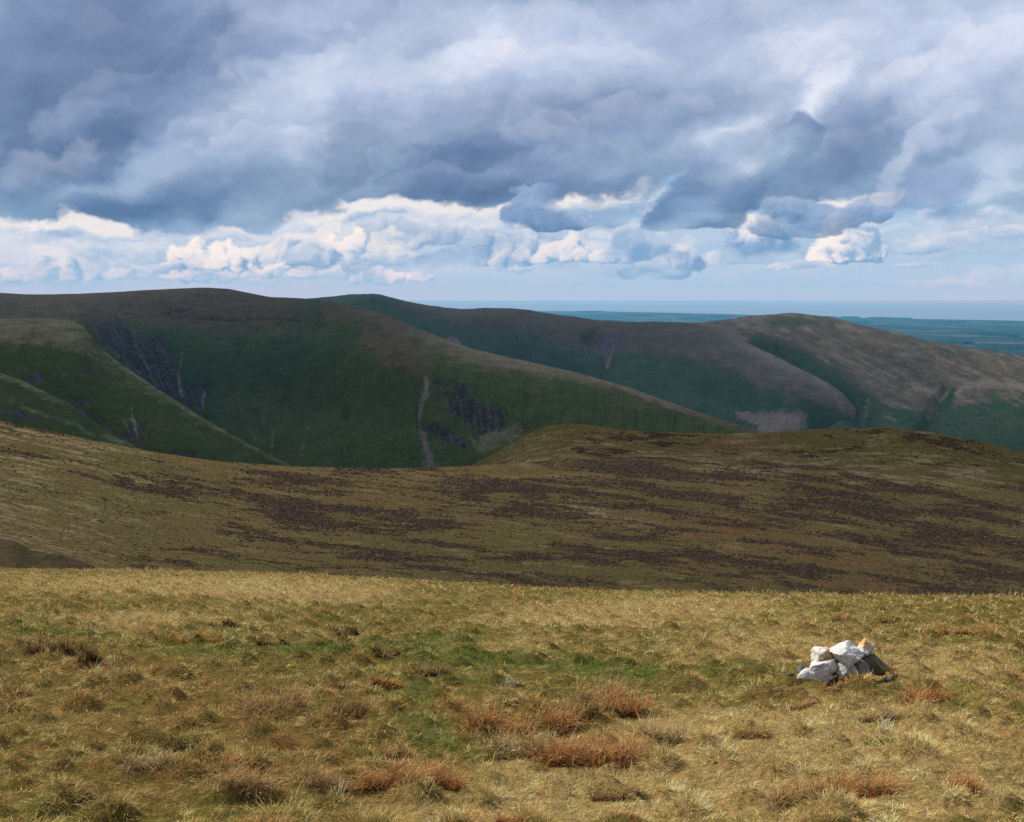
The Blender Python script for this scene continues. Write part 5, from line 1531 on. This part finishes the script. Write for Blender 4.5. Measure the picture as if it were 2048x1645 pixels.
def stalks():
    """Single long dry stems, each a thin bent tube from its root to its tip."""
    S = [((848, 1421), (890, 1318), 'tall bright green stem standing in the green hollow', 1), ((785, 1428), (828, 1402), 'straw stalk left of the tall green stem, lying low', 0),
         ((683, 1392), (707, 1348), 'upright straw stalk over the brown tuft at centre left', 0), ((710, 1478), (727, 1432), 'short upright straw stalk above the largest rust tussock', 0),
         ((945, 1476), (973, 1432), 'pale stalk leaning right out of the broad low rust tussock', 0), ((925, 1462), (928, 1440), 'very short stalk at the left end of the broad low rust tussock', 0),
         ((1027, 1412), (1066, 1372), 'pale stalk leaning right below the bleached tuft', 0), ((962, 1424), (998, 1412), 'pale stalk lying nearly flat above the broad low rust tussock', 0),
         ((1186, 1468), (1130, 1434), 'straight stalk fallen to the right of the upright rust tuft', 0), ((1136, 1484), (1158, 1445), 'stalk crossing the end of the fallen straight stalk', 0),
         ((1103, 1432), (1103, 1405), 'left of two straight stalks in the narrow upright rust tuft', 0), ((1116, 1432), (1120, 1412), 'right of two straight stalks in the narrow upright rust tuft', 0),
         ((1120, 1508), (1190, 1482), 'long stalk lying across a rust tussock', 0), ((1243, 1521), (1305, 1518), 'stalk lying level right of the tall glowing rust tussock', 0),
         ((1194, 1374), (1218, 1328), 'thin stalk rising over the tan tussock with dark underside', 0), ((915, 1528), (960, 1510), 'curved stalk right of the largest rust tussock', 0),
         ((719, 1566), (722, 1530), 'upright pale stalk at the left end of the rust tussocks', 0), ((862, 1628), (832, 1582), 'stalk leaning left in front of the largest rust tussock', 0),
         ((838, 1630), (865, 1572), 'stalk leaning right in front of the largest rust tussock', 0), ((1105, 1368), (1132, 1355), 'short stalk lying flat at the right of the green hollow', 0),
         ((961, 1347), (977, 1305), 'thin stem standing at the top of the green hollow', 0), ((1764, 1389), (1747, 1360), 'pale stalk leaning left in front of the cairn', 0),
         ((1740, 1584), (1772, 1530), 'stalk leaning right out of the wide bottom-right rust tussock', 0), ((1960, 1612), (1908, 1552), 'long pale stalk leaning left at the bottom right', 0),
         ((1845, 1622), (1825, 1575), 'stalk between the two bottom-right rust tussocks', 0), ((1972, 1575), (2030, 1584), 'pale stalk lying level at the right edge', 0),
         ((1791, 1205), (1801, 1189), 'stem sticking up from the knoll skyline at the right', 0), ((1819, 1238), (1829, 1222), 'thin stem on the upper right slope', 0),
         ((1964, 1264), (1986, 1244), 'stem leaning right over the upper right rust pair', 0), ((1581, 1418), (1575, 1392), 'short stem left of and below the cairn', 0),
         ((584, 1590), (625, 1528), 'long curved stem at the lower left', 0), ((650, 1544), (632, 1486), 'stem leaning left at the lower left', 0),
         ((303, 1326), (296, 1314), 'short white straw lying at the upper left', 0), ((356, 1284), (341, 1264), 'stem leaning left beside the long flat rust-brown tuft', 0)]
    m, t, out = material('dry stem')
    g = t.node('ShaderNodeNewGeometry')
    surface(t, out, t.mix(t.noise(g.outputs['Position'], 30, 3), (.50, .42, .25), (.62, .54, .34)), .8, None, .1)
    m2, t, out = material('green stem')
    surface(t, out, (.22, .30, .09), .7, None, .1)
    rnd = random.Random(5)
    for (a, b_, label, green) in S:
        p0, d = ground_at(*a)
        q = d - rnd.uniform(-.05, .12)
        p3 = at(b_[0], b_[1], q)
        gz = float(knoll(np.array([p3[0]]), np.array([p3[1]]))[0])
        p3[2] = max(p3[2], gz + .015)
        p0[2] = float(knoll(np.array([p0[0]]), np.array([p0[1]]))[0]) - .02
        span = np.linalg.norm(p3 - p0)
        mid = (p0 + p3) / 2 + np.array([rnd.uniform(-.05, .05), 0, rnd.uniform(.02, .07)]) * span
        ts = np.linspace(0, 1, 9)[:, None]
        c = (1 - ts) ** 2 * p0 + 2 * ts * (1 - ts) * mid + ts ** 2 * p3
        rad = max(.0016, .00021 * d)
        vs = []
        for i, pt in enumerate(c):
            rr = rad * (1 - .6 * i / 8)
            tang = c[min(i + 1, 8)] - c[max(i - 1, 0)]
            s1 = np.cross(tang, (0.3, 1, .2)); s1 /= np.linalg.norm(s1); s2 = np.cross(tang, s1); s2 /= np.linalg.norm(s2)
            vs += [pt + rr * (math.cos(k * 2.0944) * s1 + math.sin(k * 2.0944) * s2) for k in range(3)]
        fs = [(i * 3 + k, i * 3 + (k + 1) % 3, i * 3 + 3 + (k + 1) % 3, i * 3 + 3 + k) for i in range(8) for k in range(3)]
        o = new_mesh('grass_stalk', np.array(vs) - p0, np.array(fs), m2 if green else m)
        o.location = p0
        tag(o, label, 'grass stalk', 'long single stalks in the grass')


# --- the cairn
def stone_material(name, base, stain, grey, stain_at=.62, grey_at=.60, scale=9.0, stain_dir=(0, 0, 0), bump=.5):
    m, t, out = material(name)
    tc = t.node('ShaderNodeTexCoord')
    p = tc.outputs['Object']
    n = t.noise(p, scale, 6, .62)
    n2 = t.noise(t.vm('ADD', p, (3.1, 7.7, 1.3)), scale * 1.7, 6, .65)
    n3 = t.noise(p, scale * 9, 4, .7)
    c = t.mix(t.step(n2, .3, .7), base, tuple(x * .80 for x in base))
    c = t.mix(t.m('MULTIPLY', t.step(t.m('ADD', n, t.vm('DOT_PRODUCT', p, stain_dir)), stain_at, stain_at + .08), .9), c, stain)
    c = t.mix(t.m('MULTIPLY', t.step(n2, grey_at, grey_at + .10), .75), c, grey)
    c = t.mix(t.m('MULTIPLY', t.step(n3, .60, .74), .20), c, tuple(x * .45 for x in grey))
    geo = t.node('ShaderNodeNewGeometry')
    c = t.mix(t.step(geo.outputs['Pointiness'], .485, .445), c, tuple(x * .30 for x in grey))  # creases darkened in the colour, like shadow gathering there
    b = t.node('ShaderNodeBump')
    b.inputs['Strength'].default_value = bump
    b.inputs['Distance'].default_value = .012
    t.put(b.inputs['Height'], t.m('ADD', n3, t.m('MULTIPLY', n2, 2.0)))
    surface(t, out, c, .75, b.outputs[0], .25)
    return m


def stone_mesh(rx, ry, rz, seed, cuts=10, rough=.13):
    import bmesh
    bm = bmesh.new()
    bmesh.ops.create_icosphere(bm, subdivisions=5, radius=1.0)
    v = np.array([q.co[:] for q in bm.verts])
    f = np.array([[q.index for q in face.verts] for face in bm.faces])
    bm.free()
    rg = np.random.default_rng(seed)
    for k in range(cuts):
        nrm = rg.normal(0, 1, 3); nrm /= np.linalg.norm(nrm)
        d = rg.uniform(.50, .80)
        s = v @ nrm
        v = v - np.where(s > d, (s - d) * .97, 0)[:, None] * nrm
    rr = np.linalg.norm(v, axis=1, keepdims=True); u = v / rr
    n = fbm(u[:, 0] * 1.7 + seed, u[:, 1] * 1.7 + u[:, 2] * 1.3, 5, .55, seed % 50) + .6 * fbm(u[:, 2] * 2.3 + seed, u[:, 0] * 1.9 - u[:, 1], 5, .6, seed % 40 + 3)
    fine = np.abs(fbm(u[:, 0] * 6 + u[:, 2] * 3, u[:, 1] * 6 - u[:, 2] * 4, 4, .6, seed % 30))
    v = v * (1 + rough * n - .10 * fine)[:, None]
    v /= np.abs(v).max(0)
    return v * np.array([rx, ry, rz]), f


def cairn():
    base, d = ground_at(1690, 1360)
    k = d / FOC / .98
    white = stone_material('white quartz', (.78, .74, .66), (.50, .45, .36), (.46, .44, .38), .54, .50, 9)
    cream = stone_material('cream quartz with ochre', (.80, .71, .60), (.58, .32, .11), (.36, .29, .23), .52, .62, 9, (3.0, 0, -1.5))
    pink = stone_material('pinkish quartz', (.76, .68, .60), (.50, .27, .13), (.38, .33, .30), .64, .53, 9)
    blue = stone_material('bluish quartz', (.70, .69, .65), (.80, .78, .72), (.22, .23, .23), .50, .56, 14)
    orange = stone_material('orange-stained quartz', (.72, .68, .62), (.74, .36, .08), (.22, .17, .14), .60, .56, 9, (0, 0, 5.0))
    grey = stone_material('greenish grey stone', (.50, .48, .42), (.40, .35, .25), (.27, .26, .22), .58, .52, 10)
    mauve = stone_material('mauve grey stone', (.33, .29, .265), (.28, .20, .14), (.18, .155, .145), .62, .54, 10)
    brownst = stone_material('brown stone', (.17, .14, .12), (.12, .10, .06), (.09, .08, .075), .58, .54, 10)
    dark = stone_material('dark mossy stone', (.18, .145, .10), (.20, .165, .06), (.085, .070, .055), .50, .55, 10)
    # column, row, width, height (pixels on the photograph), depth offset, tilt, material, seed, label
    S = [(1689, 1309, 62, 50, -.02, -14, white, 11, 'largest white quartz boulder, on top of the cairn'),
         (1731, 1297, 38, 33, .05, 8, orange, 12, 'orange-topped white stone at the top right of the cairn'),
         (1644, 1312, 36, 36, .02, 20, cream, 13, 'cream stone with an ochre side at the upper left of the cairn'),
         (1641, 1334, 54, 37, -.03, 16, pink, 14, 'pinkish white stone under the cream one, left side of the cairn'),
         (1613, 1351, 33, 30, -.06, 32, blue, 15, 'bluish white stone at the bottom left foot of the cairn'),
         (1688, 1341, 42, 27, -.07, 6, grey, 16, 'greenish grey pointed stone below the largest boulder'),
         (1721, 1338, 32, 27, -.05, -16, mauve, 17, 'mauve grey stone right of the pointed one, low in the cairn'),
         (1749, 1333, 62, 42, .05, -24, dark, 18, 'large dark brown mossy stone at the right end of the cairn'),
         (1606, 1340, 20, 19, .14, 0, brownst, 19, 'small dark mauve stone behind the left foot of the cairn'),
         (1580, 1349, 17, 8, .10, 0, brownst, 20, 'little stone lying in grass left of the cairn'),
         (1650, 1356, 30, 14, -.09, 0, grey, 21, 'flat greenish stone half sunk at the front of the cairn'),
         (1779, 1358, 22, 7, -.02, 0, grey, 22, 'thin flat grey stone in grass right of the cairn'),
         (1668, 1341, 18, 18, .00, 0, mauve, 23, 'small brown stone wedged between the pink and pointed stones'),
         (1712, 1322, 44, 30, .12, 0, dark, 24, 'added filler stone, dark to give shadow in the middle of the cairn'),  # filler stones added dark, standing for shadow deep in the gaps
         (1672, 1330, 40, 34, .14, 0, dark, 25, 'added filler stone, dark to give shadow between cream and white stones')]
    for (px, py, w, h, dd, tilt, mat, seed, label) in S:
        v, f = stone_mesh(w * k / 2 * 1.20, (w + h) / 2 * k / 2 * 1.10, h * k / 2 * 1.16, seed * 7 + 3)
        o = new_mesh('cairn_stone', v, f, mat)
        o.location = at(px, py, base[1] + dd)
        o.rotation_euler = (R(8 * math.sin(seed)), R(-tilt), 0)
        tag(o, label, 'stone', 'stones of the cairn')


# --- small far things
def summit_cairn():
    rnd = random.Random(3)
    vs, fs = [], []
    ax, az = ray(1583, 629)
    base = at(1583, 629.4, 3690.0)
    for i in range(16):
        f = rnd.random()
        s = rnd.uniform(1.3, 2.6)
        v, q = stone_mesh(s, s, s * .7, 300 + i, 5)
        v = v[:, :] + np.array([rnd.uniform(-5, 5) * (1 - f), rnd.uniform(-3, 3) * (1 - f), f * 6.0])
        fs.append(q + sum(len(a) for a in vs)); vs.append(v)
    m, t, out = material('far grey stones')
    g = t.node('ShaderNodeNewGeometry')
    surface(t, out, t.mix(t.noise(g.outputs['Position'], .8, 4), (.06, .055, .055), (.12, .11, .10)), .9)
    o = new_mesh('summit_cairn', np.concatenate(vs), np.concatenate(fs), m)
    o.location = base
    tag(o, 'tiny dark stone pile on the summit of the broad right-hand fell', 'cairn')


def wind_turbines():
    m, t, out = material('white turbine paint')
    surface(t, out, (.28, .31, .34), .6, None, .1)

    def tube(rows, n=10):
        v = np.array([[r * math.cos(2 * math.pi * j / n), r * math.sin(2 * math.pi * j / n), z] for z, r in rows for j in range(n)])
        f = [(i * n + j, i * n + (j + 1) % n, (i + 1) * n + (j + 1) % n, (i + 1) * n + j) for i in range(len(rows) - 1) for j in range(n)]
        return v, np.array(f)
    spots = [(1906, 648.5, 'leftmost wind turbine of the far row on the plain'), (1921, 649, 'second wind turbine from the left in the far row'), (1934, 650, 'third wind turbine from the left in the far row'), (1948, 650.5, 'fourth wind turbine from the left in the far row'),
             (1955, 650.5, 'fifth wind turbine from the left, close to the fourth'), (1965, 650, 'sixth wind turbine from the left in the far row'), (1972, 650.5, 'seventh wind turbine from the left, close to the sixth'), (1981, 649.5, 'last wind turbine at the right end of the far row')]
    rnd = random.Random(8)
    first = None
    for px, py, label in spots:
        ax, az = ray(px, py)
        d = (SEA_Z + 25 - EYE[2]) / az
        x, y = ax * d, d
        z = low_ground(x, y)
        if first is None:
            root = bpy.data.objects.new('wind_turbine', None); COL.objects.link(root)
            v, f = tube([(0, 2.6), (30, 2.2), (62, 1.6)])
            new_mesh('tower', v, f, m, root)
            v, f = tube([(-3, 1.7), (-2, 2.0), (4, 2.0), (6, 1.0)], 8)
            v = v[:, [0, 2, 1]] * np.array([1, 1, 1]) + np.array([0, 0, 63.5])
            new_mesh('nacelle', v, f, m, root)
            for q in range(3):
                v, f = tube([(0, .9), (6, 1.5), (18, 1.0), (32, .25)], 6)
                v = v * np.array([1, .3, 1])
                a = q * 2.0944
                v = np.stack([v[:, 0] * math.cos(a) + v[:, 2] * math.sin(a), v[:, 1] - 4.2, -v[:, 0] * math.sin(a) + v[:, 2] * math.cos(a) + 63.5], 1)
                new_mesh('blade', v, f, m, root)
            first = root
            r_ = root
        else:
            r_ = first.copy(); COL.objects.link(r_)
            for ch in list(first.children):
                c = ch.copy(); COL.objects.link(c); c.parent = r_
                if c.name.startswith('blade'):
                    pass
        r_.location = (x, y, z - 1)
        r_.rotation_euler = (0, 0, R(rnd.uniform(-25, 25)))
        tag(r_, label, 'wind turbine', 'wind turbines far off on the plain')


def woods():
    m, t, out = material('conifer plantation')
    g = t.node('ShaderNodeNewGeometry')
    surface(t, out, t.mix(t.noise(g.outputs['Position'], 1 / 40.0, 4, .6), (.012, .022, .016), (.035, .05, .03)), .95, None, 0)
    W = [(1700, 634.5, 40, 1.2), (1760, 636, 50, 1.0), (1800, 637, 36, 2.2), (1900, 644, 70, 2.6), (1715, 645, 50, 2.6), (1752, 652, 44, 4.0), (1960, 668, 60, 3.4), (2016, 671, 30, 3.0), (1910, 686, 70, 6.0), (2000, 694, 80, 9.0), (1650, 634, 40, 3.0), (1960, 700, 60, 5), (2120, 690, 80, 8),
         (1180, 623.5, 60, .8), (1330, 628, 80, 1.0), (1440, 634, 60, 1.5), (1270, 632, 70, 1.6), (1380, 638, 60, 2.0)]
    rg = np.random.default_rng(12)
    for (px, py, w, h) in W:
        ax, az = ray(px, py)
        d = (SEA_Z + 18 - EYE[2]) / az
        wid = w * d / FOC
        dep = max(h * d / FOC / (-az) * .8, 60)
        nx, ny = 44, 14
        gx, gy = np.meshgrid(np.linspace(-.5, .5, nx), np.linspace(-.5, .5, ny))
        rad = np.hypot(gx * 2, gy * 2) + .30 * fbm(gx * 5 + px, gy * 3, 3, .5, 5)
        x = ax * d + gx * wid; y = d + gy * dep + gx * wid * .15
        z0 = np.array([[low_ground(a, b) for a, b in zip(r1, r2)] for r1, r2 in zip(x, y)])
        hgt = np.where(rad < .95, 16 + 7 * rg.random(x.shape), -9)
        o = new_mesh('wood', np.stack([x, y, z0 + hgt], -1).reshape(-1, 3), grid_faces(ny, nx)[:, ::-1], m)
        tag(o, 'dark plantation of trees far off on the farmland plain', 'wood', 'far plantations on the plain', kind='stuff')


knoll_ground()
turf()
for i, (px, py, w, h, st, lab) in enumerate(TUSSOCKS):
    tussock(px, py, w, h, st, 1000 + i, lab)
stalks()
cairn()
summit_cairn()
wind_turbines()
woods()
